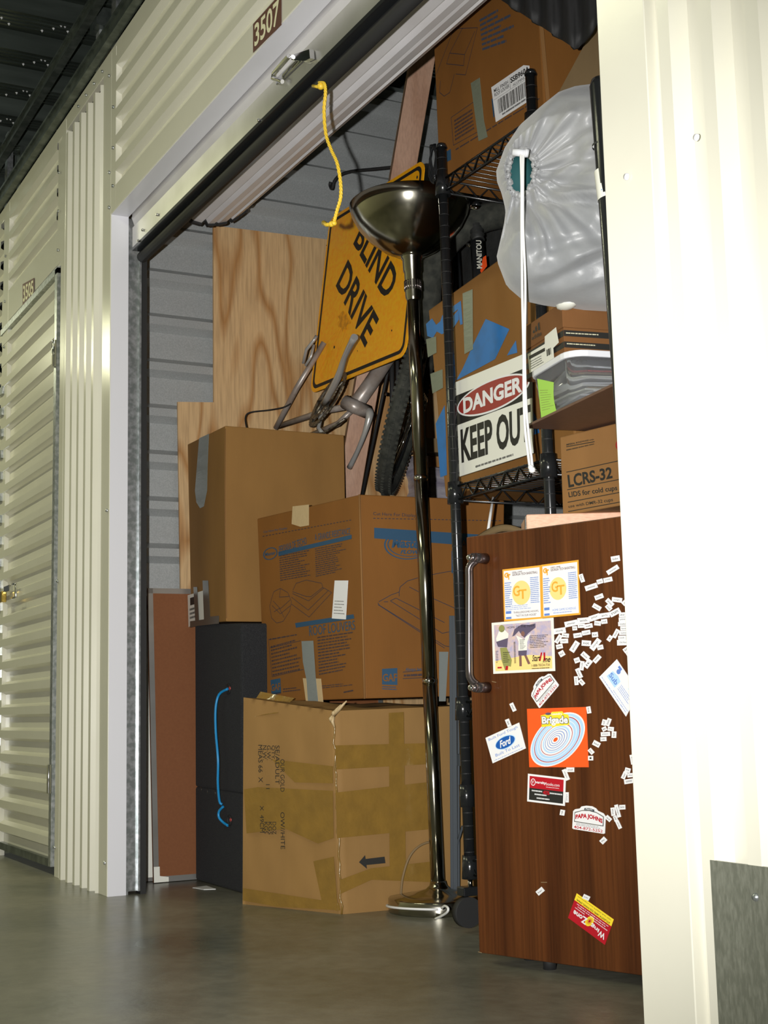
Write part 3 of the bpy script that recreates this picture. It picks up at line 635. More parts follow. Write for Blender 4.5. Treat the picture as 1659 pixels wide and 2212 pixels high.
ld = lines3(gF, [[(588, 1290), (583, 1310), (587, 1335), (598, 1346), (612, 1342), (626, 1320), (630, 1300), (622, 1280), (606, 1271), (592, 1278), (588, 1290)], [(590, 1298), (606, 1315), (627, 1296)], [(592, 1322), (604, 1314), (614, 1334)], [(588, 1308), (606, 1326), (628, 1308)], [(606, 1272), (604, 1290), (626, 1288)],
     [(630, 1305), (668, 1333), (717, 1280), (700, 1270), (667, 1298), (632, 1282)], [(630, 1290), (666, 1318), (710, 1275)], [(633, 1275), (640, 1260), (662, 1253), (695, 1260), (699, 1272)], [(632, 1278), (660, 1288), (672, 1289), (698, 1268)],
     [(580, 1380), (588, 1462), (656, 1446)], [(584, 1400), (650, 1384)]], .0007); ld.build('line_drawing', 'navy', gb, kind='stuff')
bs = MB(); q = pq(gS, (808, 1140), (1084, 1158), (1084, 1184), (808, 1163)); q.rect(bs, 0, 0, 1, 1, .0012)
q = pq(gS, (825, 1468-23), (858, 1443), (858, 1492), (825, 1490)); q.rect(bs, 0, .25, 1, 1, .0012); q.lines(bs, 0, 0, 1, .2, 2, .0012, .6, .4, .1)
q = pq(gS, (829, 1146), (945, 1150), (945, 1210), (829, 1208)); q.ell(bs, .42, .5, .42, .5, .0016, hole=.93, n=40); q.ell(bs, .46, .52, .40, .42, .0017, hole=.94, n=40)
q.text(bs, 'Master', .14, .40, .74, .74, .002, .04, .2); q.text(bs, 'FLOW', .3, .2, .66, .34, .002, .04, .3)
q = pq(gS, (974, 1165), (1064, 1168), (1064, 1180), (974, 1178)); 
q = pq(gS, (975, 1190), (1040, 1192), (1040, 1240), (975, 1238)); q.rect(bs, 0, .0, .06, 1, .0012)
q = pq(gS, (875, 1440), (920, 1439), (920, 1452), (875, 1453)); q.text(bs, 'Always better', 0, .1, 1.0, .8, .0014, .01, .2)
bs.build('blue_print', 'blue', gb)
q = pq(gS, (825, 1445), (858, 1443), (858, 1492), (825, 1490)); q.text(MB(), 'GAF', .04, .40, .96, .76, .002, .02).build('emblem_text', 'cb2', gb)
q = pq(gS, (984, 1163), (1060, 1165), (1060, 1184), (984, 1181)); q.text(MB(), 'RRANGEMENT', 0, .2, 1, .8, .002, .01).build('emblem_text', 'cb2', gb)
ld = lines3(gS, [[(818, 1300), (845, 1285), (862, 1279), (864, 1268), (880, 1255), (910, 1246), (950, 1238), (985, 1232), (1010, 1240)], [(816, 1302), (820, 1308), (960, 1395), (985, 1400)], [(816, 1306), (960, 1400)], [(862, 1288), (862, 1279)], [(843, 1298), (955, 1368), (985, 1362)], [(843, 1298), (855, 1292), (960, 1345)], [(884, 1268), (915, 1284), (985, 1315)], [(838, 1300), (829, 1300)], [(870, 1452), (924, 1447)], [(870, 1466), (928, 1463)]], .0009); 
q = pq(gS, (806, 1106), (898, 1110), (898, 1119), (806, 1115)); q.text(ld, 'Cut Here For Display', 0, 0, 1, 1, .0012)
for i in range(34): 
    x = 806+i*8.2; ld.add([gS(x, 1119+i*.16, .0012), gS(x+5, 1119.1+i*.16, .0012), gS(x+5, 1120.6+i*.16, .0012), gS(x, 1120.5+i*.16, .0012)], [(0, 1, 2, 3)])
q = pq(gS, (872, 1455), (924, 1452), (924, 1462), (872, 1464)); q.lines(ld, 0, 0, 1, 1, 1, .0012, .6, .2, 0)
ld.build('line_drawing', 'navy', gb, kind='stuff')
tapemb(gS, [(948, 1408), (968, 1408), (962, 1515), (948, 1515)], .001, .001).build('duct_tape', 'duct', gb)
ed = MB(); ed.tube([gc+gF.n*.002, (gc+gT)/2+gF.n*.003+Vector((.004, 0, 0)), gT+gF.n*.001], .003, 6); ed.build('worn_corner', 'cb5', gb, 'pale creased corner')
# =================================================================== SIGN, BIKE, TIMBER
sc_ = 1.10
sgc = CAM+(Vector((.52637, .65653, 1.86528))-CAM)*sc_
si, sj, sn = Vector((.999, .041, -.023)).normalized(), Vector((.017, .126, .992)).normalized(), None
sn = sj.cross(si).normalized(); sn = sn if sn.y < 0 else -sn; si = sn.cross(sj)*-1 if (sn.cross(sj)).dot(si) < 0 else sn.cross(sj); H = .305*sc_
def rrect(h, r, n_=6):
    out = []
    for cx, cy, a0 in ((h-r, h-r, 0), (-h+r, h-r, 90), (-h+r, -h+r, 180), (h-r, -h+r, 270)):
        for k in range(n_+1):
            a = math.radians(a0+90*k/n_); out.append((cx+r*math.cos(a), cy+r*math.sin(a)))
    return out
sg = thing('warning_sign', 'amber diamond road sign with black BLIND DRIVE lettering propped behind the floor lamp', 'sign', sgc-sj*H)
S3 = lambda p, off=0: sgc+si*p[0]+sj*p[1]+sn*off
MB().slab([S3(p, 0) for p in rrect(H, .042)], sn, .003).build('plate', 'sign', sg)
o_, i_ = rrect(H-.013, .034), rrect(H-.026, .026); k = len(o_)
MB().add([S3(p, .0036) for p in o_]+[S3(p, .0036) for p in i_], [(a, (a+1) % k, (a+1) % k+k, a+k) for a in range(k)]).build('border', 'ink', sg)
sP = Pl(S3((0, 0), .0036), sn); tm = MB()
pq(sP, (752, 560), (819, 690), (788, 752), (725, 618)).text(tm, 'DRIVE', 0, 0, 1, 1, .0002, .025)
pq(sP, (790, 468), (863, 595), (833, 652), (763, 527)).text(tm, 'BLIND', 0, 0, 1, 1, .0002, .025)
tm.build('lettering', 'ink', sg)
mk = MB()
for (x, y, r) in ((901, 383, 4), (846, 714, 2.5), (722, 750, 4), (705, 530, 1.5), (772, 758, 1.5)): mk.ball(sP(x, y), (r*.0014, .001, r*.0014), 8)
mk.build('bolt_hole', 'black', sg)
dn = MB(); dn.add([sP(742+12*math.cos(a)*(1+.22*math.sin(5*a+1)+.12*math.sin(9*a)), 694+20*math.sin(a)*(1+.18*math.cos(7*a)+.1*math.sin(11*a)), .0008) for a in [k*.1309 for k in range(48)]], [list(range(48))]); dn.build('dark_mark', 'signmark', sg, 'darker irregular patch')  # irregular darker patch on the amber plate
sl = lines3(sP, [[(742, 700), (700, 800)], [(735, 705), (690, 805)], [(748, 712), (716, 795)], [(728, 715), (690, 760)], [(750, 720), (706, 820)]], .0006); sl.build('scratch', 'signmark', sg)
# silver bicycle
bk_ = thing('bicycle', 'dirty silver bicycle frame with cranks, upended behind the plain carton', 'bicycle', at(700, 900, .8))
def T(name, pts, r, m_='bikesilver', seg=10, par=bk_, sm=0, lab=None):
    P_ = [at(*p) for p in pts]
    if sm: P_ = smooth(P_, sm)
    return MB().tube(P_, r, seg).build(name, m_, par, lab)
T('bottom_bracket', [(745, 868, .80), (765, 878, .82), (794, 890, .88)], .025)
T('down_tube', [(770, 872, .84), (800, 830, .90), (870, 725, 1.0)], .027)
T('chain_stay', [(765, 875, .82), (700, 888, .78), (590, 925, .71)], .011)
T('chain_stay', [(762, 885, .85), (730, 915, .82), (660, 945, .8)], .010)
T('seat_stay', [(596, 925, .70), (640, 840, .72), (700, 740, .80)], .0105)
T('brake_arm', [(655, 785, .71), (662, 755, .71), (678, 735, .72), (684, 726, .73)], .006, 'crank')
T('brake_arm', [(660, 790, .70), (672, 770, .71), (678, 745, .72)], .005, 'crank')
T('crank_arm', [(700, 872, .72), (730, 815, .70), (745, 770, .68), (766, 728, .66)], [.011, .012, .009, .012], 'crank', sm=3)
T('crank_arm', [(794, 888, .88), (799, 895, .87), (788, 935, .86), (772, 975, .86), (755, 1010, .86)], [.014, .014, .009, .008, .010], 'crank', sm=3)
axd = (R_*.80-U_*.50+F_*.30).normalized(); cc = at(707, 862, .755)
for r0, off, tk in ((.106, 0, .004), (.080, -.008, .004)):
    g = MB(); npt = 44; ax = axd; e1 = ax.orthogonal().normalized(); e2 = ax.cross(e1); vs = []
    for ring in (r0+.003, r0-.014):
        for i in range(npt*2):
            a = math.pi*i/npt; rr = ring+(.004 if (i % 2 and ring > r0) else 0); vs.append(cc+ax*off+(e1*math.cos(a)+e2*math.sin(a))*rr)
    N = npt*2; g.add(vs+[v+ax*tk for v in vs], [(i, (i+1) % N, (i+1) % N+N, i+N) for i in range(N)]+[(i+2*N, (i+1) % N+2*N, (i+1) % N+3*N, i+3*N) for i in range(N)]+[(i, (i+1) % N, (i+1) % N+2*N, i+2*N) for i in range(N)]+[(i+N, (i+1) % N+N, (i+1) % N+3*N, i+3*N) for i in range(N)])
    for k in range(5):
        a = 2*math.pi*k/5+.3; d = e1*math.cos(a)+e2*math.sin(a); g.tube([cc+ax*off+d*.015, cc+ax*off+d*(r0-.01)], .005, 6)
    g.build('chainring', 'grime', bk_)
T('chain', [(745, 905, .75), (700, 935, .72), (640, 945, .71)], .004, 'grime', 6)
T('derailleur_cage', [(695, 888, .74), (688, 925, .73), (700, 940, .73)], .008, 'crank', 6)
T('cable', [(533, 926, .52), (530, 903, .53), (540, 891, .55), (580, 886, .62), (612, 880, .68), (628, 872, .71)], .0028, 'black', 6, sm=4)
# timber stud and hook pole
sdp = thing('timber_stud', 'long pinkish timber stud leaning behind the sign up past the top shelf', 'timber', at(750, 1078, .9))
a0, a1 = at(748, 1090, .88), at(924, 60, 1.03); dd = (a1-a0); a0 = a0-dd*.05
MB().obox((a0+a1)/2, (a1-a0)/2, Vector((.014, .040, 0)), Vector((.022, -.008, 0))).build('stud', 'pine', sdp, bevel=.002)
b0, b1 = at(727, 1090, .885), at(899, 85, 1.035)
MB().obox((b0+b1)/2, (b1-b0)/2, Vector((.004, .010, 0)), Vector((.020, -.006, 0))).build('pale_edge', 'pinelight', sdp, 'pale planed edge')
hk = [at(*q) for q in ((780, 1080, .97), (838, 800, 1.01), (876, 370, 1.06), (870, 360, 1.05), (800, 366, .98), (760, 370, .95), (735, 378, .93), (722, 392, .92), (718, 408, .92), (713, 402, .92), (714, 393, .92))]
o = MB().tube(hk[:2]+smooth(hk[2:], 3), .006, 8).build('hook_pole', 'black'); tag(o, 'black metal hook pole leaning beside the timber stud, hook bent left', 'pole')
# black bicycle behind
bb2 = thing('bicycle', 'black mountain bike upended behind the wire shelving, knobby tire in view', 'bicycle', at(880, 900, 1.0))
wc = at(884, 868, .84); tdir = (at(935, 640, 1.0)-at(820, 1075, 1.0)); 
view = (wc-CAM).normalized(); tdir = (tdir-view*tdir.dot(view)).normalized()
wax = tdir.cross(view).normalized(); wax = (wax+view*.10).normalized(); tdir = (tdir-wax*tdir.dot(wax)).normalized(); rad = wax.cross(tdir)
wc = wc+view*.31
def wheel(c, r, tr_, par):
    n_ = 64; g = MB(); pts = [c+(tdir*math.cos(2*math.pi*i/n_)+rad*math.sin(2*math.pi*i/n_))*(r-tr_) for i in range(n_)]
    g.tube(pts, tr_, 10, closed=True); ty = g.build('tyre', 'tyre', par)
    k_ = MB()
    for i in range(110):
        a = 2*math.pi*i/110; d = tdir*math.cos(a)+rad*math.sin(a); tt = wax.cross(d)
        for s_ in (-1, 0, 1):
            dd_ = (d*(1-.35*abs(s_))+wax*s_*.75).normalized(); k_.obox(c+d*(r-tr_)+dd_*(tr_+.001)+tt*(.004*s_), dd_*.003, tt*.005, wax*.005)
    k_.build('tread_knob', 'tyre', ty, kind='stuff')
    g = MB(); g.tube([c+(tdir*math.cos(2*math.pi*i/n_)+rad*math.sin(2*math.pi*i/n_))*(r-tr_*2-.008) for i in range(n_)], .011, 8, closed=True); g.build('rim', 'bgloss', par)
    g = MB()
    for i in range(32):
        a = 2*math.pi*i/32; d = tdir*math.cos(a)+rad*math.sin(a); g.tube([c+wax*(.03 if i % 2 else -.03)+d*.02, c+d*(r-tr_*2-.01)], .0011, 4)
    g.build('spokes', 'chrome', par, kind='stuff')
    g = MB(); g.tube([c-wax*.06, c+wax*.06], .014, 12); g.build('hub', 'chrome', par)
wheel(wc, .33, .027, bb2)
g = MB()
for k in range(8):
    r0 = .055-.004*k; c = wc-wax*(.03+.004*k)
    g.lathe([(r0-.012, 0), (r0, 0), (r0, .002), (r0-.012, .002)], c, wax, 26)
g.build('cassette', 'chrome', bb2)
T('chain_stay', [(846, 755, .98), (847, 860, .99), (850, 960, 1.0)], .009, 'black', par=bb2)
T('chain_stay', [(858, 755, .98), (859, 880, .99)], .007, 'black', par=bb2)
T('seat_stay', [(915, 775, .99), (885, 830, .99), (862, 860, .99)], .009, 'black', par=bb2)
T('seat_tube', [(852, 700, .98), (895, 560, .98), (935, 440, .98)], .017, 'black', par=bb2)
T('top_tube', [(935, 600, 1.0), (925, 620, 1.0), (912, 690, 1.0)], [.02, .02, .016], 'crank', par=bb2)
T('axle_nut', [(832, 850, .97), (838, 853, .97)], .006, 'chrome', par=bb2)
T('axle_nut', [(858, 843, .97), (862, 844, .97)], .006, 'chrome', par=bb2)
# suspension fork (belongs to a second black bike standing above)
fk = thing('suspension_fork', 'black suspension fork with ribbed rubber boot standing behind the blue-painted carton', 'fork', at(1035, 620, .98))
T('lower_leg', [(1040, 700, .98), (1036, 610, .98), (1030, 520, .98)], .022, 'bgloss', 14, fk)
T('fork_boot', [(1033, 520, .98)]+[(1032-k*.9, 515-k*5, .98) for k in range(13)], [.021]+[.024 if k % 2 else .019 for k in range(13)], 'rubber', 14, fk)
T('crown', [(1028, 455, .98), (1029, 445, .98)], .019, 'chrome', 12, fk)
T('stanchion_cap', [(1029, 445, .98), (1030, 436, .98)], [.017, .008], 'bgloss', 12, fk)
T('lower_leg', [(985, 700, 1.0), (985, 620, 1.0), (980, 540, 1.0)], .02, 'bgloss', 14, fk)
T('brake_lever', [(1004, 525, .97), (1018, 532, .97)], .006, 'chrome', 8, fk)
fp = YP(.953); tx = MB()
pq(fp, (1030, 580), (1028, 519), (1040, 519), (1042, 580)).text(tx, 'MANITOU', 0, 0, 1, 1, 0, .03); tx.build('decal_text', 'paper2', fk)
tx = MB(); tx.slab([YP(.958)(x, y) for x, y in ((1038, 585), (1044, 556), (1050, 552), (1052, 575), (1040, 590))], (0, -1, 0), .001); tx.build('decal_patch', 'orange', fk, 'orange decal')
hl = MB(); hl.ball(at(975, 480, 1.02), (.07, .07, .075), 20)
o = hl.build('bicycle_helmet', 'black'); tag(o, 'round black helmet hanging behind the front shelf post', 'helmet')
ty = thing('spare_tire', 'dark knobby tire stored upright behind the blue-painted carton beside the fork', 'tire', at(1075, 560, 1.05))
e1 = Vector((.25, .15, .95)).normalized(); e2 = e1.cross(Vector((.9, -.4, 0))).normalized(); cc2 = at(1100, 640, 1.10)
g = MB(); n_ = 48; g.tube([cc2+(e1*math.cos(2*math.pi*i/n_)*.26+e2*math.sin(2*math.pi*i/n_)*.26) for i in range(n_)], .045, 10, closed=True); g.build('tyre_ring', 'tyre', ty)
gj = MB()
for q, r_j in (((975, 450), (.014, .014, .028)), ((992, 440), (.03, .02, .035)), ((968, 432), (.01, .01, .02))): gj.ball(at(*q, 1.13), r_j, 12)
o = gj.build('plastic_jug', 'paper2'); tag(o, 'pale plastic containers glimpsed under the top wire shelf', 'container')
g = MB(); P_ = []  # lumpy black backing, added so the gap behind the fork stays dark
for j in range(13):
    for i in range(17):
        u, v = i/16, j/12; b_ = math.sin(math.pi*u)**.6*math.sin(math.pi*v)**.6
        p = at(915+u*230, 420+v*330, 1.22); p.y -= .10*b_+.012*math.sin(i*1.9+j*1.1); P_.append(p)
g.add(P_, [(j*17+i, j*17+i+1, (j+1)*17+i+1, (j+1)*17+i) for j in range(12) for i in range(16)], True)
o = g.build('dark_backing', 'rubber'); md = o.modifiers.new('s', 'SOLIDIFY'); md.thickness = .2; md.offset = -1; tag(o, 'added lumpy black backing that darkens the space behind the bicycle fork', 'bag')
# plastic wrapped bundle behind tyre
o = crumple((at(806, 1085, 1.25), at(925, 1085, 1.25), at(925, 985, 1.25), at(806, 985, 1.25)), 0, 0, 20, 14, .012, Vector((0, -1, 0)))
bd = thing('wrapped_bundle', 'grey plastic-wrapped bundle behind the knobby tire above the louver carton', 'bundle', at(860, 1090, 1.3))
o.build('wrap', 'bundle', bd); P0 = at(790, 1085, 1.26); P1 = at(925, 985, 1.26)
MB().box((max(P0.x, -.30), 1.265, P0.z-.2), (P1.x, 1.55, P1.z-.035)).build('contents', 'bundle', bd, bevel=.02)
o = MB().slab([at(x, y, 1.2) for x, y in ((803, 976), (838, 962), (915, 945), (915, 975), (812, 982))], (0, 1, 0), .25).build('wooden_crate', 'cbtan'); tag(o, 'brown flat slab resting on the grey wrapped bundle', 'board')
# cable coil
g = MB(); c = at(934, 355, .62)
for k in range(4): g.tube([c+Vector((.004*k, 0, 0))+Vector((math.cos(a)*.016, .004*math.sin(3*a+k), math.sin(a)*.055)) for a in [2*math.pi*i/20 for i in range(20)]], .003, 6, closed=True)
o = g.build('cable_coil', 'bgloss'); tag(o, 'small coil of black cable hanging on the front shelf post top', 'cable')
# =================================================================== FLOOR LAMP
lc = Vector((.845, .677, 0)); lt = Vector((.785, .677, 1.97)); ld_ = (lt-lc).normalized()
lm = thing('floor_lamp', 'tall pewter torchiere floor lamp with bowl shade standing before the cartons', 'lamp', lc)
MB().lathe([(0, 0), (.136, 0), (.138, .004), (.138, .034), (.134, .038), (.075, .046), (.035, .056), (.024, .066), (.021, .078), (0, .075)], lc, (0, 0, 1), 56).build('base', 'pewter', lm)
g = MB(); g.tube([lc+ld_*.06, lc+ld_*.62], .0195, 24); g.build('pole', 'pewter', lm)
g = MB(); g.tube([lc+ld_*.625, lc+ld_*1.20], .0195, 24); g.build('pole', 'pewter', lm)
g = MB(); g.tube([lc+ld_*1.205, lc+ld_*1.74], .0195, 24); g.build('pole', 'pewter', lm)
g = MB(); 
for h in (.6225, 1.2025): g.tube([lc+ld_*(h-.006), lc+ld_*(h+.006)], .0204, 24)
g.build('joint_ring', 'chrome', lm)
g = MB().lathe([(.0195, 1.735), (.0235, 1.745), (.024, 1.82), (.027, 1.825), (.028, 1.86), (.032, 1.865), (.033, 1.875), (.02, 1.88)], lc, ld_, 28); g.build('switch_collar', 'pewter', lm)
g = MB(); 
for k in range(20):
    a = 2*math.pi*k/20; e1 = ld_.orthogonal().normalized(); e2 = ld_.cross(e1); d = e1*math.cos(a)+e2*math.sin(a); g.tube([lc+ld_*1.765+d*.0245, lc+ld_*1.795+d*.0245], .0016, 5)
g.build('rotary_switch', 'dchrome', lm)
bp = [(.030, 1.872), (.050, 1.878), (.085, 1.897), (.125, 1.93), (.155, 1.967), (.173, 2.002), (.180, 2.032), (.178, 2.034), (.170, 2.004), (.150, 1.97), (.12, 1.935), (.08, 1.90), (.03, 1.885)]
MB().lathe(bp, lc, ld_, 64).build('bowl_shade', 'pewter', lm)
cr = [ZP(.05)(*q) for q in ((868, 1932),)]
pts = [at(*q) for q in ((866, 1934, .60), (870, 1895, .60), (885, 1850, .62), (910, 1825, .66), (945, 1817, .72), (1000, 1818, .86))]
MB().tube(smooth(pts, 5), .0032, 8).build('power_cord', 'cbtan', lm)
pts = [lc+Vector((.142*math.cos(a), .142*math.sin(a), .012+.010*max(0, math.cos(a+.8)))) for a in [math.radians(d) for d in range(-158, -28, 8)]]
MB().tube(pts, .0032, 8).build('power_cord', 'whitecord', lm)
pts = [at(*q) for q in ((940, 1985, .545), (955, 1978, .54), (966, 1970, .535), (968, 1962, .535), (961, 1957, .54), (954, 1962, .545))]
MB().tube(smooth(pts, 4), .0032, 8).build('power_cord', 'whitecord', lm, 'white cord loop at the base')
# grey folding frame between lamp and shelf
ff = thing('folding_frame', 'grey steel folding frame standing between the lamp pole and the black shelf post', 'frame', at(985, 1925, .80))
def post(n_, x0, y0, x1, y1, Y0, Y1, w_, d_, m_='steel', par=ff):
    a, b = at(x0, y0, Y0), at(x1, y1, Y1); v = (b-a)/2; s_ = v.normalized().cross(Vector((.5, .86, 0))).normalized(); t_ = v.normalized().cross(s_).normalized()
    return MB().obox((a+b)/2, v, s_*w_, t_*d_).build(n_, m_, par, bevel=.001)
post('rail', 974, 1330, 977, 1945, .735, .735, .006, .005); post('rail', 981, 1330, 984, 1945, .735, .735, .003, .006)
post('rail', 990, 1360, 991, 1920, .75, .75,   .003, .003, 'steel'); post('cross_brace', 983, 1838, 999, 1785, .745, .745, .004, .003)
post('bracket', 978, 1640, 996, 1642, .745, .745, .016, .004); post('foot', 972, 1945, 1012, 1950, .745, .745, .010, .016)
# =================================================================== WIRE SHELVING
sh = thing('wire_shelving', 'black wire shelving unit on casters behind the small fridge', 'shelving', (1.4, 1.0, 0))
PA, PB = Vector((1.195, .57, 0)), Vector((1.615, .57, 0)); DY = .88
tops = {0: 2.035, 1: 2.075}
for i, (p, tx_, zt) in enumerate(((PA, -.035, 2.045), (PB, -.02, 2.065), (PA+Vector((0, DY, 0)), -.035, 2.04), (PB+Vector((0, DY, 0)), -.02, 2.06))):
    b = p+Vector((0, 0, .125)); t_ = p+Vector((tx_, 0, zt)); n_ = (t_-b)
    ps = MB(); ps.tube([b, t_], .0135, 18); ps.build('post', 'bgloss', sh)
    gr = MB()
    for k in range(60):
        c = b+n_*(k/60); gr.tube([c, c+n_.normalized()*.0022], .01375, 14, caps=False)
    gr.build('groove_ring', 'black', sh, kind='stuff')
    MB().tube([t_, t_+n_.normalized()*.012], [.0155, .011], 16).build('post_cap', 'bgloss', sh)
    c = thing('c', None, None, (0, 0, 0)) if False else None
    MB().tube([p+Vector((0, 0, .125)), p+Vector((0, 0, .105))], .006, 10).build('caster_stem', 'chrome', sh)
    MB().tube([p+Vector((.0, -.018, .047)), p+Vector((.022, -.018, .047))], .037, 28).build('caster_wheel', 'black', sh)
    MB().box((p.x-.018, p.y-.03, .085), (p.x+.018, p.y+.012, .107)).build('caster_fork', 'bgloss', sh, bevel=.003)
def wshelf(z, dx):
    x0, x1 = PA.x+dx, PB.x+dx*.6; y0, y1 = .57, .57+DY; m_ = MB()
    for zz in (z, z-.035):
        for a, b in (((x0, y0, zz), (x1, y0, zz)), ((x0, y1, zz), (x1, y1, zz)), ((x0, y0, zz), (x0, y1, zz)), ((x1, y0, zz), (x1, y1, zz))): m_.tube([a, b], .0032, 6)
    def zig(a, b, n_): 
        a, b = Vector(a), Vector(b); P_ = [a+(b-a)*(k/n_)-Vector((0, 0, .035 if k % 2 else 0)) for k in range(n_+1)]; m_.tube(P_, .0024, 6)
    zig((x0, y0, z), (x1, y0, z), 14); zig((x0, y1, z), (x1, y1, z), 14); zig((x0, y0, z), (x0, y1, z), 24); zig((x1, y0, z), (x1, y1, z), 24)
    tr_ = m_.build('wire_shelf', 'bgloss', sh)
    w_ = MB(); n_ = 17
    for k in range(1, n_): x = x0+(x1-x0)*k/n_; w_.tube([(x, y0, z+.003), (x, y1, z+.003)], .0018, 5)
    for k in (1, 2, 3): y = y0+DY*k/4; w_.tube([(x0, y, z-.002), (x1, y, z-.002)], .0032, 6)
    w_.build('deck_wires', 'bgloss', tr_, kind='stuff')
    c_ = MB()
    for x in (x0, x1):
        for y in (y0, y1): c_.tube([(x, y, z-.045), (x, y, z+.012)], [.021, .0185], 16)
    c_.build('corner_collar', 'bgloss', sh)
wshelf(1.955, -.034); wshelf(1.115, -.018); wshelf(.56, -.01); wshelf(.17, 0)
MB().tube([(1.19, .57, .30), (1.19, .57, .355)], .019, 14).build('post_sleeve', 'bgloss', sh)
# ---- top shelf: louver carton
sf = Pl((0, .605, 0), (0, -1, 0))
sb = thing('carton_box', 'brown louver carton with barcode label standing on the top wire shelf', 'box', (1.35, .8, 1.96))
q0, q1 = sf(948, 340), sf(1179, 190); q0.z = q1.z = 1.962
x0, x1 = 1.085, 1.598
MB().hexa([(x0, .605, 1.962), (x1, .605, 1.962), (x1+.0, 1.10, 1.962), (x0, 1.10, 1.962), (x0-.012, .605, 2.46), (x1-.012, .605, 2.46), (x1-.012, 1.10, 2.46), (x0-.012, 1.10, 2.46)]).build('carton', 'cb2', sb, bevel=.004)
lb = tapemb(sf, [(1062, 189), (1132, 141), (1144, 142), (1148, 215), (1072, 264)], .0008, .0006).build('barcode_label', 'paper', sb)
q = pq(sf, (1062, 189), (1145, 134), (1149, 214), (1072, 264)); k_ = MB()
q.text(k_, 'SSB960A', .50, .76, .98, .92, .0016, .03); q.text(k_, 'MILL FINISH', .06, .80, .44, .90, .0016, .01); q.text(k_, 'ROOF LOUVER', .06, .68, .46, .78, .0016, .01); q.text(k_, 'ALUMINUM', .55, .64, .94, .71, .0016)
u = .12
while u < .9: 
    d = random.choice((.008, .014, .02)); q.rect(k_, u, .16, u+d, .56, .0016); u += d+random.choice((.01, .014, .02))
q.lines(k_, .2, .05, .85, .13, 1, .0016, .7, .3, 0); q.rect(k_, .02, .61, .98, .615, .0016); q.rect(k_, .48, .62, .485, .95, .0016)
k_.build('print', 'ink', lb)
tapemb(sf, [(1018, 180), (1037, 168), (1046, 260), (1054, 296), (1035, 305), (1026, 240)], .001, .0008).build('duct_tape', 'duct2', sb)
bl = MB(); q = pq(sf, (1036, 40), (1122, -10), (1122, 96), (1044, 120)); q.lines(bl, 0, .1, 1.0, 1, 7, .001, .55, .16, .6)
q = pq(sf, (960, 330), (974, 322), (975, 345), (962, 352)); q.rect(bl, 0, 0, 1, 1, .001); q = pq(sf, (1062, 214), (1066, 212), (1068, 252), (1066, 254)); q.rect(bl, 0, 0, 1, 1, .0004)
bl.build('blue_print', 'blue', sb)
sm_ = lines3(sf, [[(943, 160), (978, 70), (986, 62), (1032, 60), (1006, 162), (985, 160)], [(965, 138), (972, 115), (1004, 118), (1002, 142), (965, 138)], [(972, 115), (1000, 60)], [(1004, 118), (1026, 68)], [(952, 175), (950, 200), (960, 208), (972, 200), (982, 160)], [(975, 254), (1024, 220)], [(975, 254), (980, 314), (1034, 284)]], .0008)
q = pq(sf, (982, 258), (1022, 232), (1026, 280), (984, 306)); q.lines(sm_, 0, 0, 1, 1, 6, .0012, .6, .06, .1)
q = pq(sf, (985, 320), (1166, 210), (1166, 216), (985, 327)); q.lines(sm_, 0, 0, 1, 1, 1, .0012, .5, .1, 0)
sm_.build('small_print', 'navy', sb, kind='stuff')
sr = Pl((x1, .605, 1.96), (1, 0, -.02)); st_ = MB(); st_.slab([sr(x, y, .001) for x, y in ((1162, 30), (1170, 30), (1188, 236), (1181, 240))], sr.n, .002); st_.build('corner_fold', 'cb5', sb)
# black cloth hung over the louver carton
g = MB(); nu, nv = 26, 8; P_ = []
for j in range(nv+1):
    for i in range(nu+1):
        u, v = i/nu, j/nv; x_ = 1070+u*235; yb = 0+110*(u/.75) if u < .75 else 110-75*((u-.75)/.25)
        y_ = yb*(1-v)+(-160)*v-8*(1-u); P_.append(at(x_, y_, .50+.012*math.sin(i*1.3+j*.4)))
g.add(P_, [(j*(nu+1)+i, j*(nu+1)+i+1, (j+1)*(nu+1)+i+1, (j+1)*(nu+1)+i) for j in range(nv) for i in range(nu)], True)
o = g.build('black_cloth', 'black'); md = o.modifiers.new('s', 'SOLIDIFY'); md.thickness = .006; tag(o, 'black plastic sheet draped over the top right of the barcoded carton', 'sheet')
# ---- middle shelf: blue-painted carton and danger sign
df = ang(-1, (1.0, .66, 1.13)); dz = 1.122
db = thing('carton_box', 'brown carton with blue painted marks on the middle wire shelf behind the danger sign', 'box', (1.3, .8, dz))
c0 = df(962, 1070); c0.z = dz; c1 = Vector((c0.x+.70, 0, 0)); 
def dfp(x): # point on front plane for given x
    n_ = df.n; return df.p.y-(x-df.p.x)*n_.x/n_.y
tl_ = df(925, 670); x1_ = c0.x+.63
MB().hexa([(c0.x, dfp(c0.x), dz), (x1_, dfp(x1_), dz), (x1_, dfp(x1_)+.4, dz), (c0.x, dfp(c0.x)+.4, dz), (tl_.x, dfp(tl_.x), tl_.z), (x1_, dfp(x1_), tl_.z+.055), (x1_, dfp(x1_)+.4, tl_.z+.055), (tl_.x, dfp(tl_.x)+.4, tl_.z)]).build('carton', 'cb4', db, bevel=.004)
bl = MB()
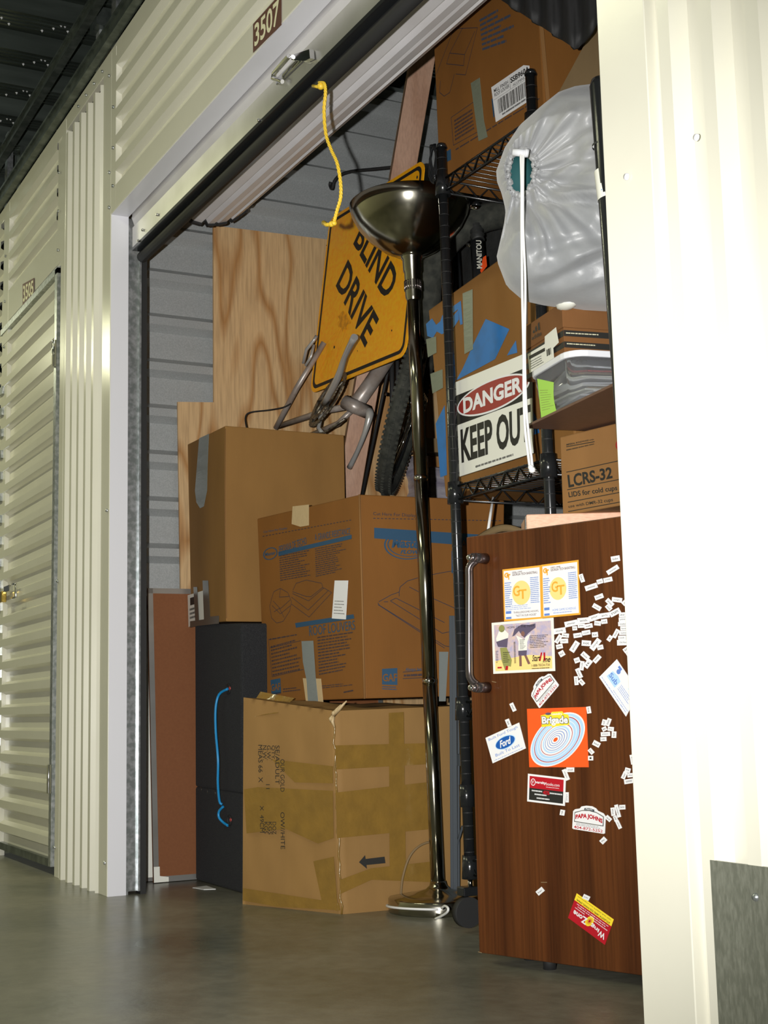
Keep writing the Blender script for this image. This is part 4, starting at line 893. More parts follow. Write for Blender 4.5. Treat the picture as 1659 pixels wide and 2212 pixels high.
for pts in ([(1050, 689), (1101, 711), (1070, 776), (986, 822), (1000, 797), (1025, 740)], [(1115, 736), (1118, 762), (1096, 768), (1105, 752)], [(961, 876), (942, 915), (952, 1031), (966, 1026), (963, 920)],
            [(921, 700), (934, 688), (943, 702), (952, 694), (956, 682), (970, 668), (974, 690), (990, 670), (992, 690), (978, 712), (955, 722), (944, 716), (936, 730), (924, 726)], [(976, 664), (996, 650), (1000, 700), (995, 702), (990, 668), (980, 676)], [(1148, 878), (1160, 905), (1166, 935), (1152, 940)]):
    MB().slab([df(x, y, .0008) for x, y in pts], df.n, .0005).build('blue_paint', 'bluetape', db)
for pts in ([(1001, 634), (1022, 625), (1023, 755), (1005, 765)], [(922, 733), (943, 727), (944, 762), (926, 772)], [(931, 808), (957, 798), (958, 838), (936, 850)]): tapemb(df, pts, .001, .0016).build('duct_tape', 'duct2', db)
tapemb(df, [(1134, 640), (1140, 640), (1141, 700), (1135, 700)], .004, .001).build('corner_fold', 'cbdark', db)
tapemb(df, [(1190, 620), (1205, 615), (1212, 700), (1196, 700)], .004, .001).build('corner_fold', 'cb5', db)
dg = YP(.594); dsg = thing('danger_sign', 'white DANGER KEEP OUT sign standing on the middle wire shelf against a carton', 'sign', (1.33, .59, 1.12))
TL, TR, BR, BL = dg(981, 828), dg(1150, 758), dg(1153, 979), dg(990, 1031)
MB().slab([TL, TR, BR, BL], (0, -1, 0), .003).build('plate', 'paper2', dsg)
dgo = YP(.591); q = pq(dgo, (981, 828), (1150, 758), (1153, 979), (990, 1031)); k_ = MB()
q.rect(k_, 0, .545, 1, .86, .0006); q.text(k_, 'KEEP OUT', .06, .13, .97, .49, .0008, .035); q.lines(k_, .25, .035, .75, .065, 1, .0008, .8, .1, 0); k_.build('black_print', 'ink', dsg)
q.ell(MB(), .5, .715, .47, .165, .0012, 44).build('oval_border', 'paper', dsg); q.ell(MB(), .5, .715, .45, .146, .0016, 44).build('oval', 'dred', dsg)
q.text(MB(), 'DANGER', .12, .635, .88, .80, .002, .04).build('oval_text', 'paper', dsg)
# =================================================================== FRIDGE
fa = ZP(.022)(1035, 2058); th = math.radians(17.7); fd = Vector((math.cos(th), math.sin(th), 0)); fn = Vector((math.sin(th), -math.cos(th), 0)); fb = -fn; UZ = Vector((0, 0, 1))
fr = thing('mini_fridge', 'small fridge with walnut laminate door covered in magnets', 'fridge', fa-UZ*.022)
FW, FH = .50, .905
FP = Pl(fa, fn)
MB().obox(fa+fd*FW/2+UZ*FH/2+fb*.0225, fd*FW/2, fb*.0225, UZ*FH/2).build('door', 'walnut', fr, bevel=.002)
ft = [fa+fd*.004+fb*.05, fa+fd*.004+fb*.15, Vector((1.648, .62, 0)), Vector((1.648, .86, 0)), fa+fd*(FW-.004)+fb*.44, fa+fd*(FW-.004)+fb*.05]
MB().slab([Vector((p.x, p.y, fa.z+.004)) for p in ft], UZ, FH-.006).build('body', mat('fridge_body', (.05, .03, .02), .4), fr)
for u, v in ((.06, .10), (.44, .10), (.06, .40), (.44, .40), (.16, .04)): MB().tube([fa+fd*u+fb*v-UZ*.022, fa+fd*u+fb*v+UZ*.012], .014, 14).build('foot', 'black', fr)
hd = fr
k0, k1 = FP(1049, 1207), FP(1053, 1485)
for kk in (k0, k1):
    g = MB(); g.tube([kk, kk+fn*.040], [.0125, .0105], 18); g.ball(kk+fn*.042, (.0105, .0105, .0105), 16); g.build('handle_mount', 'dchrome', fr)
g = MB(); a, b = k0+fn*.036-UZ*.006, k1+fn*.036+UZ*.006
g.tube(smooth([a, a+fn*.006-fd*.012-UZ*.015, a+fn*.006-fd*.014-UZ*.05, b+fn*.006-fd*.014+UZ*.05, b+fn*.006-fd*.012+UZ*.015, b], 4), .0085, 14); hh = g.build('door_handle', 'dchrome', fr, 'dark chrome bar handle')
g = MB()
for kk in (k0, k1): g.ball(kk+fn*.052-fd*.002, (.0075, .0075, .0075), 12)
g.build('end_screw', 'chrome', hh, 'clear faceted end caps')
sc_m = lines3(FP, [[(1169, 1906), (1182, 1906)], [(1033, 2056), (1041, 2058)], [(1063, 1472), (1072, 1474)]], .0008, .0006); sc_m.build('scratch', 'cbtan', fr)
# cards
def cardobj(name, label, pts, m_, t=.0009, off=.0, cat='magnet', group=None, quad=None):
    q_ = pq(FP, *(quad or pts)); r_ = thing(name, label, cat, FP(*pts[-1]), group)
    MB().slab([FP(x, y, off+.0002) for x, y in pts], fn, t).build('card', m_, r_)
    return r_, q_, off+t+.0003
r_, q, z = cardobj('schedule_card', 'yellow-bordered basketball schedule magnet on the fridge door, left one of the pair', [(1086, 1230.4), (1168.9, 1220.9), (1172, 1336.5), (1089.7, 1342.5)], 'gold')
def sched(r_, q, z, words, two):
    q.rect(MB(), .035, .035, .965, .965, z).build('sheet', 'paper', r_)
    g = MB(); q.ell(g, .48 if not two else .44, .52, .24 if not two else .225, .23 if not two else .21, z+.0003, 32); g.build('ball_print', 'paleg', r_)
    g = MB(); q.text(g, 'G', .27, .46, .44, .66, z+.0006, .02); q.text(g, 'T', .42, .40, .62, .58, z+.0006, .02); q.text(g, 'G', .05, .83, .16, .93, z+.0006, .06); q.text(g, 'T', .12, .79, .21, .9, z+.0006, .06); g.build('gold_letters', 'gold', r_)
    g = MB(); q.text(g, words[0], .26, .905, .52, .935, z+.0006, .01); q.text(g, words[1], .26, .855, .92, .90, z+.0006, .01)
    if not two: q.text(g, 'THRILLERDOME HOOPS,', .26, .13, .92, .17, z+.0006, .0); q.text(g, '"NOT IN OUR HOUSE"', .32, .07, .86, .11, z+.0006)
    g.build('title_print', 'brown', r_)
    g = MB(); q.rect(g, .06, .14, .2, .19, z+.0006); q.rect(g, .06, .04, .2, .08, z+.0006)
    if two: q.text(g, 'HOME GAME SCHEDULE', .28, .11, .90, .15, z+.0006); q.lines(g, .3, .06, .85, .09, 1, z+.0006)
    q.lines(g, .05, .26, .25, .75, 12, z+.0006, .5, .4); q.lines(g, .72, .3, .95, .8, 14, z+.0006, .5, .3, .1)
    if not two: q.lines(g, .05, .20, .95, .30, 3, z+.0006, .35)
    g.build('blue_print', 'pblue', r_)
sched(r_, q, z, ('1996-1997', 'GEORGIA TECH BASKETBALL'), False)
r_, q, z = cardobj('schedule_card', 'yellow-bordered basketball schedule magnet on the fridge door, right one of the pair', [(1169.6, 1220.3), (1250, 1209.5), (1254.3, 1327.8), (1172.3, 1335.5)], 'gold')
sched(r_, q, z, ('1997-1998', 'GEORGIA TECH BASKETBALL'), True)
r_, q, z = cardobj('football_card', 'football schedule magnet picturing players, under the yellow pair on the fridge door', [(1063.2, 1345.6), (1196.7, 1334.2), (1200.5, 1449.4), (1067, 1455.7)], 'paper2', off=.001)
q.rect(MB(), .04, .05, .96, .95, z).build('picture', 'ptan', r_)
g = MB(); q.poly(g, [(.04, .05), (.96, .05), (.96, .28), (.6, .33), (.04, .25)], z+.0004); g.build('picture_band', 'paleg', r_)
g = MB(); q.ell(g, .17, .87, .05, .07, z+.0008); q.poly(g, [(.13, .5), (.24, .5), (.32, .25), (.30, .12), (.25, .14), (.24, .06), (.20, .06), (.15, .25)], z+.0008); g.build('player_print', 'olive', r_)
g = MB(); q.poly(g, [(.12, .82), (.22, .84), (.28, .76), (.27, .68), (.08, .62), (.07, .68)], z+.0008); q.poly(g, [(.40, .72), (.49, .66), (.53, .62), (.56, .68), (.64, .74), (.58, .58), (.57, .42), (.43, .42), (.44, .6)], z+.0008); g.build('player_shirt', 'paper2', r_)
g = MB(); q.poly(g, [(.07, .62), (.27, .68), (.25, .5), (.10, .52)], z+.001); q.poly(g, [(.34, .70), (.38, .84), (.5, .92), (.62, .9), (.72, .92), (.72, .84), (.6, .74), (.54, .66), (.50, .70), (.45, .80), (.38, .72)], z+.001); q.poly(g, [(.43, .42), (.57, .42), (.56, .32), (.43, .33)], z+.001); g.build('player_dark', 'pplum', r_)
g = MB(); q.poly(g, [(.44, .33), (.48, .33), (.48, .12), (.44, .12)], z+.001); q.poly(g, [(.52, .33), (.56, .33), (.62, .16), (.58, .15)], z+.001); q.ell(g, .515, .74, .03, .05, z+.0012); g.build('player_skin', 'skin', r_)
g = MB(); q.poly(g, [(.21, .06), (.25, .06), (.26, .14), (.22, .14)], z+.0014); q.rect(g, .08, .1, .15, .13, z+.0014); q.text(g, '/1', .76, .2, .86, .36, z+.0014, .04); g.build('red_print', 'red', r_)
g = MB(); q.lines(g, .62, .45, .92, .7, 8, z+.0014, .45, .2); q.lines(g, .46, .44, .56, .64, 8, z+.0014, .4, .3); q.lines(g, .18, .2, .3, .42, 6, z+.0014, .4, .3); q.lines(g, .06, .2, .1, .45, 8, z+.0014, .4, .5); q.lines(g, .36, .18, .39, .6, 16, z+.0014, .6, .9, 0); q.text(g, '1-888-TECH-TIX', .64, .10, .93, .145, z+.0014, .01); q.lines(g, .64, .05, .92, .08, 1, z+.0014, .6, .3, 0)
q.text(g, 'Start', .65, .2, .78, .32, z+.0014, .02, .3); q.text(g, 'me', .82, .17, .94, .25, z+.0014, .02, .3); q.text(g, 'HOME OF THE TEAM', .26, .86, .70, .90, z+.0014); g.build('black_print', 'ink', r_)
# pizza magnets
OUT = [(0, .04), (0, 1), (.06, 1.12), (.2, 1.2), (.25, 1.33), (.4, 1.42), (.58, 1.44), (.7, 1.36), (.76, 1.24), (.93, 1.15), (1, 1.0), (1, .04), (.96, 0), (.04, 0)]
def pizza(label, tl, tr_, br, bl_):
    q = pq(FP, tl, tr_, br, bl_); r_ = thing('pizza_magnet', label, 'magnet', q(.5, 0), None)
    MB().slab([q(u, v, .0002) for u, v in OUT], fn, .001).build('card', 'paper', r_)
    g = MB(); o1 = [(.05, .42), (.05, .95), (.28, 1.13), (.5, 1.19), (.72, 1.15), (.95, .97), (.95, .42)]; q.poly(g, o1, .0015); g.build('arch_shadow', 'grime', r_)
    g = MB(); q.poly(g, [(.07, .46), (.07, .92), (.28, 1.09), (.5, 1.15), (.72, 1.11), (.93, .94), (.93, .46)], .0018); g.build('arch', 'paper', r_)
    g = MB(); q.text(g, 'PAPA JOHNS', .09, .50, .92, .82, .0022, .05, 0, .16); q.text(g, '404-872-5252', .06, .06, .94, .22, .0022, .01); g.build('red_print', 'red', r_)
    g = MB(); q.lines(g, .12, .24, .92, .40, 2, .0022, .35, .15, .2); q.poly(g, [(.34, 1.16), (.36, 1.28), (.5, 1.32), (.66, 1.27), (.66, 1.15), (.5, 1.2)], .0022); g.build('grey_print', 'steel', r_)
    g = MB(); q.text(g, 'PIZZA', .40, 1.21, .61, 1.28, .0026, .02); g.build('ribbon_text', 'paper', r_)
def c6(x, y, s_, ox, oy): return (ox+x/s_, oy+y/s_)
a6 = lambda x, y: c6(x, y, 8.295, 1120, 1650)
a4 = lambda x, y: c6(x, y, 6.636, 1040, 1450)
pizza('white pizza magnet with arched red lettering, upright one low on the fridge door', a6(985, 845), a6(1568, 940), a6(1553, 1258), a6(968, 1165))
pizza('white pizza magnet with arched red lettering, tilted one above the orange card', a4(718, 355), a4(1000, 38), a4(1118, 200), a4(835, 535))
# blue oval card
r_, q, z = cardobj('business_card', 'white card magnet with blue oval emblem, tilted on the left of the fridge door', [a4(62, 955), a4(543, 735), a4(640, 1105), a4(165, 1320)], 'paper')
g = MB(); q.ell(g, .50, .53, .30, .235, z); g.build('oval_ring', 'lblue', r_); g = MB(); q.ell(g, .50, .53, .28, .205, z+.0004); g.build('oval', 'fblue', r_)
g = MB(); q.text(g, 'Ford', .33, .40, .68, .66, z+.0008, .03, .35); g.build('oval_text', 'paper', r_)
g = MB(); q.text(g, 'Built Ford Tough', .07, .80, .93, .93, z, .0); q.text(g, 'Built To Last', .14, .17, .86, .28, z, .0); q.lines(g, .06, .04, .94, .09, 1, z, .5, .06, 0); g.build('blue_print', 'pblue', r_)
# orange laundry card
r_, q, z = cardobj('laundry_card', 'square orange card magnet with blue and white oval rings and Brigade lettering', [a4(657, 540), a4(1505, 512), a4(1540, 1375), a4(690, 1375)], 'orange')
lay = [('paper', 1), ('lblue', .955), ('paper', .87), ('red', .845), ('lblue', .82), ('paper', .72), ('lblue', .70), ('paper', .62), ('red', .585), ('paper', .565), ('lblue', .5), ('paper', .45), ('pblue', .41), ('paper', .39), ('pblue', .32), ('paper', .30), ('pblue', .24), ('paper', .22), ('pblue', .16), ('paper', .14), ('orange', .08)]
for k, (m_, s_) in enumerate(lay): 
    g = MB(); q.ell(g, .5-.02*(1-s_), .465-.0*(1-s_), .555*s_, .345*s_, z+.0001*k, 48, math.radians(43)); g.build('ring_print', m_, r_)
g = MB(); q.poly(g, [(.26, .68), (.25, .88), (.32, .895), (.42, .90), (.44, .935), (.62, .94), (.64, .90), (.72, .88), (.73, .71), (.5, .69), (.45, .67), (.42, .70)], z+.0030); g.build('title_back', 'yellow', r_)
g = MB(); q.text(g, 'Brigade', .26, .69, .72, .87, z+.0033, .09); g.build('title_edge', 'steel', r_)
g = MB(); q.text(g, 'Brigade', .27, .70, .71, .86, z+.0036, .04); q.text(g, 'Laundry', .44, .87, .62, .92, z+.0036, .03); g.build('title', 'paper', r_)
g = MB(); q.ell(g, .38, .905, .05, .022, z+.0034); g.build('small_oval', 'pplum', r_)
# red and black book card
r_, q, z = cardobj('bookstore_card', 'red and black white-bordered card magnet below the orange card', [a6(175, 175), a6(852, 255), a6(835, 755), a6(160, 672)], 'paper')
g = MB(); q.rect(g, .05, .07, .95, .50, z); g.build('black_field', 'ink', r_); g = MB(); q.rect(g, .05, .50, .95, .93, z); g.build('red_field', 'red', r_)
g = MB(); q.ell(g, .15, .72, .065, .13, z+.0005, hole=.78); q.text(g, 'V', .115, .66, .17, .78, z+.0005, .02); q.text(g, 'varsity', .21, .66, .50, .78, z+.0005, .03); q.text(g, 'books.com', .50, .66, .85, .77, z+.0005, .0); q.lines(g, .5, .58, .84, .62, 1, z+.0005, .6, .2, 0)
q.lines(g, .12, .38, .40, .45, 1, z+.0005, .8, .3, 0); q.lines(g, .60, .36, .93, .43, 1, z+.0005, .8, .3, 0); q.lines(g, .2, .26, .52, .33, 1, z+.0005, .8, .3, 0); q.lines(g, .26, .13, .6, .2, 1, z+.0005, .8, .3, 0); g.build('white_print', 'paper', r_)
g = MB(); q.text(g, '40%', .42, .32, .60, .47, z+.0007, .04); g.build('red_print', 'red', r_)
# blue and white card half hidden by the jamb
a8 = lambda x, y: c6(x, y, 14.75, 1290, 1410)
r_, q, z = cardobj('business_card', 'white card magnet with pale blue drawing, tilted and partly hidden by the door jamb', [a8(635, 205), a8(1340, 1250), a8(925, 2035), a8(70, 780)], 'paper', quad=[a8(635, 205), a8(1490, 1460), a8(925, 2035), a8(70, 780)])
g = MB(); q.poly(g, [(.10, .28), (.40, .28), (.40, .62), (.28, .66), (.12, .60)], z); q.rect(g, .62, .7, .85, .95, z); g.build('pale_drawing', 'lblue', r_)
g = MB(); q.ell(g, .22, .78, .05, .09, z+.0004); q.rect(g, .14, .86, .24, .95, z+.0004); q.text(g, 'Sub', .12, .36, .38, .55, z+.0004, .02); q.lines(g, .04, .07, .95, .13, 1, z+.0004, .5, .07, 0); q.lines(g, .42, .16, .95, .21, 1, z+.0004, .5, .07, 0); q.lines(g, .46, .34, .9, .6, 4, z+.0004, .4, .1, .3); g.build('blue_print', 'pblue', r_)
# red/yellow wings card, upside down
a7 = lambda x, y: c6(x, y, 11.06, 1200, 1900)
r_, q, z = cardobj('wings_card', 'red and yellow card magnet stuck upside down low on the fridge door', [a7(1185, 1560), a7(305, 910), a7(515, 325), a7(1400, 950)], 'red')
g = MB(); q.rect(g, 0, 0, 1, .27, z); g.build('yellow_band', 'yellow', r_)
g = MB(); q.text(g, 'ATLANTA (404) 525-WING (9464)', .05, .15, .95, .24, z+.0004, .02); q.text(g, 'VISIT OUR WEBSITE www.wingzone.com', .05, .04, .95, .10, z+.0004); g.build('black_print', 'ink', r_)
g = MB()
for k in range(4): q.ell(g, .50, .60-.0*k, .085-.018*k, .22-.045*k, z+.0004, 20, -.2, hole=.80)
g.build('swirl', 'yellow', r_)
g = MB(); q.text(g, 'W', .05, .64, .22, .86, z+.0008, .03); q.text(g, 'ing', .22, .58, .44, .76, z+.0008, .03); q.text(g, 'Z', .55, .56, .68, .82, z+.0008, .03); q.text(g, 'one', .68, .58, .92, .72, z+.0008, .03); q.lines(g, .06, .31, .94, .36, 1, z+.0006, .6, .1, .1); q.lines(g, .12, .38, .88, .44, 1, z+.0006, .6, .1, .1); q.lines(g, .05, .46, .42, .52, 1, z+.0006, .6, .2, 0); q.lines(g, .66, .47, .92, .52, 1, z+.0006, .6, .2, 0); g.build('white_print', 'paper', r_)
# word magnets : cx, cy, length, width, angle, word, where
W = [(1330,1207,19,12,10,'babe','highest of all on the door'),(1324.5,1231,28,10,32,'remember','slanting near the top right'),(1296.9,1256.2,13,10,17,"I'm",'joined between two slanting words'),(1313.7,1252.4,19,10,13,'crazy','at the upper end of the slanting trio'),(1277.9,1267.9,27,11,18,'sometimes','at the lower end of the slanting trio'),(1257.8,1249,18,9,-72,'let','touching the right edge of the yellow schedule'),
(1294.5,1289.3,19,10,20,'smile','alone below the slanting trio'),(1318,1301.7,19,10,-45,'drive','slanting above a short one'),(1333.8,1295.8,22,10,-7,'tonight','lying nearly level beside the jamb'),(1352,1300,17,10,45,'why','cut by the jamb beside "tonight"'),(1290,1311.5,19,10,-30,'would','slanting down above the white sentence row'),(1316,1312.6,14,10,-48,'and','short, tucked under "drive"'),
(1328.9,1323,24,12,28,'run','at the right end of the white sentence row'),(1307.2,1329.5,21,11,8,'girls','in the white sentence row'),(1285.5,1333.9,24,12,18,'your','in the white sentence row'),(1261,1340.4,26,12,5,'with','in the white sentence row'),(1234.5,1346.9,28,12,12,'sleep','in the white sentence row'),(1210,1362.6,26,12,9,'study','touching the football card'),
(1242,1357.2,10,9,5,'to','tiny, under "sleep"'),(1256.4,1351.8,15,9,3,'you','right under "with"'),(1272,1352.3,18,9.5,10,'walk','right under "your"'),(1291.4,1346.3,14,10,-5,'boy','under the sentence row'),(1306,1342.5,13,10,7,'red','right under "girls"'),(1345.2,1328,14,10,3,'did','top of the column by the jamb'),(1345.7,1338.5,17,10,3,'you','second in the column by the jamb'),(1346.2,1347.8,20,9,3,'make','third in the column by the jamb'),(1349,1357.4,16,9,2,'love','fourth in the column by the jamb'),(1347.9,1367,20,9,2,'mother','fifth in the column by the jamb'),(1344.6,1377.5,17,9,2,'cook','sixth in the column by the jamb'),(1348,1388,28,12,2,'Old Navy','large, foot of the column by the jamb'),
(1331,1368.6,20,9,62,'there','steeply slanted left of the column'),(1318,1379,13,9,55,'a','short, left of the column'),(1222.3,1372.7,15,9,-5,'like','under "study"'),(1206.8,1380.3,20,9,58,'about','steep, right of the football card'),(1219.3,1384.6,17,10,2,'might','under "like"'),(1209.5,1396.6,14,10,12,'time','below "might"'),(1214,1412,12,12,30,'but','squarish, lower right of the football card'),
(1248.6,1372.4,18,10,9,'need','left of "could"'),(1267.2,1366.7,18,10,10,'could','in the middle row'),(1285.7,1371,13,11,6,'be','right of "could"'),(1242,1396.8,25,12,57,'good','long and steep below "need"'),(1267.6,1389.5,20,12,-4,'not','level below "could"'),(1286.9,1392,28,12,52,'change','long and steep right of "not"'),(1297.4,1398.4,13,10,12,'put','overlapping "change"'),
(1265.2,1416.9,19,11,-42,'hot','slanting down below "not"'),(1247,1426.3,12,11,20,'the','left of "hot"'),(1270.8,1433.5,20,12,52,'it','crossing the end of "hot"'),(1290.7,1423.4,19,10,48,'easy','alone right of "it"'),(1257.6,1438,20,9,82,'crush','upright beside "it"'),(1251.6,1454.3,22,9,-65,'dream','steep below "crush"'),(1245.9,1470.4,19,8.5,-85,'from','upright below "dream"'),(1257,1473.6,14,9,-50,'go','right of "from"'),
(1354,1403,14,10,35,'so','cut by the jamb under the big word'),(1358,1413,16,8,-60,'who','lowest one cut by the jamb above the blue card'),(1108.6,1527.6,19,8.5,-65,'wet','alone left of the tilted pizza magnet'),(1098.8,1561.5,17,9,-68,'as','tucked behind the oval emblem card'),(1272.8,1533.6,15,9,-80,'his','at the top right corner of the orange card'),
(1288.9,1606.8,16,11,-28,'bed','between the orange card and the small cluster'),(1277.7,1623,13,9,-48,'for','at the right edge of the orange card'),(1276.9,1637.6,11,10,0,'I','lowest at the right edge of the orange card'),(1305.3,1560.7,13,9,75,'of','top left of the small cluster'),(1315,1560,17,9,70,'moon','top right of the small cluster'),(1306.6,1574.6,10,9,25,'at','tiny, second row of the small cluster'),(1319.9,1574.6,13,9,-5,'boy','right in the second row of the small cluster'),(1308.7,1585.6,20,9,3,'please','in the small cluster'),(1327.3,1586.9,14,10,88,'to','upright, right of "please"'),(1304,1596.5,13,9,3,'ask','bottom of the small cluster'),
(1367,1640.6,21,9,-80,'wind','steep and cut by the jamb beside the orange card'),(1356.8,1663.7,12,10,-15,'my','top of the lower jamb cluster'),(1349,1674.8,16,9,65,'hair','left of the lower jamb cluster'),(1363,1674.5,14,9,5,'day','in the lower jamb cluster'),(1360.3,1687.5,22,10,9,'summer','bottom of the lower jamb cluster'),
(1344.8,1743.6,13,10,3,'so','level, top right near the upright pizza magnet'),(1335,1751.8,28,8,-75,'sunlight','long steep one right of the upright pizza magnet'),(1325.3,1753.3,18,9,-83,'blue','upright, left of the long steep one'),(1330.2,1768.2,12,8,-70,'if','short, under the long steep one'),(1337,1781.3,19,8,-65,'ship','lowest of the steep group by the pizza magnet'),(1315.3,1767.9,14,9,-42,'ed','touching the upright pizza magnet'),(1303.8,1815.5,14,11,45,'fly','alone below the upright pizza magnet'),
(1232.7,1662.7,17,10,0,'smell','under the lower edge of the orange card'),(1223.4,1673.5,25,9,-68,'whisper','steep at the corner of the red and black card'),(1225.5,1722.3,22,7,-90,'school','upright at the right edge of the red and black card'),(1215.6,1755.2,12,10,80,'up','alone below the red and black card'),(1267.4,1938.4,15,10,-25,'just','poking above the yellow band of the upside-down card'),(1167.4,1925.1,17,11,40,'her','alone near the lowest scratch on the door')]
random.seed(3)
LEG = {"I'm",'your','with','sleep','study','girls','run','tonight','Old Navy','please','bed','good','change','dream','could','crazy'}
for k, (cx, cy, L_, w_, a, word, where) in enumerate(W):
    a = math.radians(a); ux, uy = math.cos(a)*L_/2, -math.sin(a)*L_/2; vx, vy = -math.sin(a)*w_/2, -math.cos(a)*w_/2
    tl, tr_, br, bl_ = (cx-ux+vx, cy-uy+vy), (cx+ux+vx, cy+uy+vy), (cx+ux-vx, cy+uy-vy), (cx-ux-vx, cy-uy-vy)
    off = .0003+.0004*(k % 3)
    lab = ('white magnet reading "%s", %s' % (word, where)) if word in LEG else ('white word magnet, %s' % where)
    rt = thing('word_magnet', lab, 'magnet', FP(cx, cy), 'word magnets on the fridge door')
    o = MB().slab([FP(*p, off) for p in (bl_, br, tr_, tl)], fn, .0008).build('tile', 'paper', rt)
    q = pq(FP, tl, tr_, br, bl_); wf = min(.62, len(word)*w_*.42/L_)/2; q.text(MB(), word, .5-wf, .32, .5+wf, .68, off+.0011, .0).build('word', 'ink', rt)
# =================================================================== ON THE FRIDGE
ztop = .022+FH
# raw wood slab
wa, wb_ = ZP(.975)(1137, 1111), None
th2 = math.radians(61); wd = Vector((math.cos(th2), math.sin(th2), 0)); wn = Vector((math.sin(th2), -math.cos(th2), 0))
ws = thing('wood_slab', 'raw pale wood slab lying on top of the fridge under the lids carton', 'wood', (wa.x, wa.y, ztop))
WL = .235; zt = .975
corners = [Vector((wa.x, wa.y, 0)), Vector((wa.x, wa.y, 0))+wd*WL, Vector((wa.x, wa.y, 0))+wd*WL-wn*.16, Vector((wa.x, wa.y, 0))-wn*.16]
MB().hexa([c+UZ*ztop for c in corners]+[c+UZ*zt for c in corners]).build('slab', 'slab', ws, bevel=.003)
e0 = Pl(corners[0], -wd); 
MB().obox(corners[0]-wn*.03+UZ*(ztop+.028)-wd*.0006, wn*.014, UZ*.017, wd*.0006).build('end_sticker', 'duct', ws, 'grey printed sticker on the end')
# lids carton
lf = ang(8.5, at(1212, 1105, .57)); l0 = lf(1215, 1108); l0.z = zt
lbx = thing('carton_box', 'brown carton printed LCRS-32 LIDS for cold cups stacked on the wood slab', 'box', l0)
a_ = math.radians(8.5); lx = Vector((math.cos(a_), math.sin(a_), 0)); ly = Vector((-math.sin(a_), math.cos(a_), 0)); lt_ = lf(1209, 944)
lh = lt_.z-zt
MB().hexa([l0, l0+lx*.36, l0+lx*.36+ly*.30, l0+ly*.30, lt_, lt_+lx*.36, lt_+lx*.36+ly*.30, lt_+ly*.30]).build('carton', 'cb5', lbx, bevel=.003)
lf = Pl(l0, lf.n); k_ = MB()
def row(s_, tl, tr_, br, bl_, b=.02): pq(lf, tl, tr_, br, bl_).text(k_, s_, 0, 0, 1, 1, .001, b)
row('LCRS-32', (1226, 1026), (1322, 1008), (1324, 1033), (1229, 1054), .03); row('LIDS for cold cups', (1228, 1063), (1333, 1048), (1335, 1062), (1230, 1078)); row('use with DMR-32 cups', (1228, 1091), (1324, 1075), (1325, 1085), (1229, 1099), .01)
row('IMPERIAL BONDWARE corp.', (1224, 959), (1284, 947), (1284, 951), (1224, 964), .03)
for (a0_, b0_) in (((1224, 1021), (1339, 996)), ((1226, 1059), (1341, 1036)), ((1227, 1086), (1342, 1064)), ((1228, 1106), (1342, 1085)), ((1224, 966), (1285, 955))):
    A_, B_ = lf(*a0_, .001), lf(*b0_, .001); k_.add([A_, B_, B_+UZ*.0018, A_+UZ*.0018], [(0, 1, 2, 3)])
pq(lf, (1224, 970), (1284, 957), (1284, 961), (1224, 975)).lines(k_, 0, 0, 1, 1, 1, .001, .6, .2, 0)
k_.build('black_print', 'ink', lbx)
q = pq(lf, (1330, 950), (1350, 946), (1350, 970), (1330, 974)); q.ell(MB(), .5, .5, .5, .5, .001, hole=.6).build('round_stamp', 'dred', lbx)
# flap of another carton at left of fridge top
g = MB(); P_ = []
for i in range(13):
    u = i/12; x_ = 1025+u*105; y_ = 1163-22*math.sin(u*math.pi*.9)+(-12*u); P_ += [at(x_, y_+14, .62), at(x_, y_, .62), at(x_, y_-2, .70)]
g.add(P_, [(3*i, 3*i+3, 3*i+4, 3*i+1) for i in range(12)]+[(3*i+1, 3*i+4, 3*i+5, 3*i+2) for i in range(12)], True)
o = g.build('carton_flap', 'cbtan'); md = o.modifiers.new('s', 'SOLIDIFY'); md.thickness = .004; tag(o, 'curved brown cardboard flap rising behind the left corner of the fridge', 'cardboard')
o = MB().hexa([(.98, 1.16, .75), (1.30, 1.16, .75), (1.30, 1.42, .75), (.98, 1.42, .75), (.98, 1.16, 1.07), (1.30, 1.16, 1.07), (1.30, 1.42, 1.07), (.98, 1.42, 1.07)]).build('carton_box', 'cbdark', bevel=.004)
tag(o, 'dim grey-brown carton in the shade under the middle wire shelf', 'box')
o = MB().tube([at(1065, 1075, .75), at(1053, 1155, .70)], .004, 8).build('white_stick', 'paper'); tag(o, 'thin white stick leaning under the middle wire shelf', 'stick')
# hardboard shelf board
bf = at(1133, 925, .45); bth = math.radians(-9); bx = Vector((math.cos(bth), math.sin(bth), 0)); by = Vector((-math.sin(bth), math.cos(bth), 0))
zb = max(bf.z, lt_.z+.001); BW, BD = .56, .23
o = MB().hexa([Vector((bf.x, bf.y, zb)), Vector((bf.x, bf.y, zb))+bx*BW, Vector((bf.x, bf.y, zb))+bx*BW+by*BD, Vector((bf.x, bf.y, zb))+by*BD]+[Vector((bf.x, bf.y, zb+.006)), Vector((bf.x, bf.y, zb+.006))+bx*BW, Vector((bf.x, bf.y, zb+.006))+bx*BW+by*BD, Vector((bf.x, bf.y, zb+.006))+by*BD]).build('hardboard_panel', 'mason2', bevel=.001)
tag(o, 'thin dark brown hardboard panel lying under the clear storage bin', 'board')
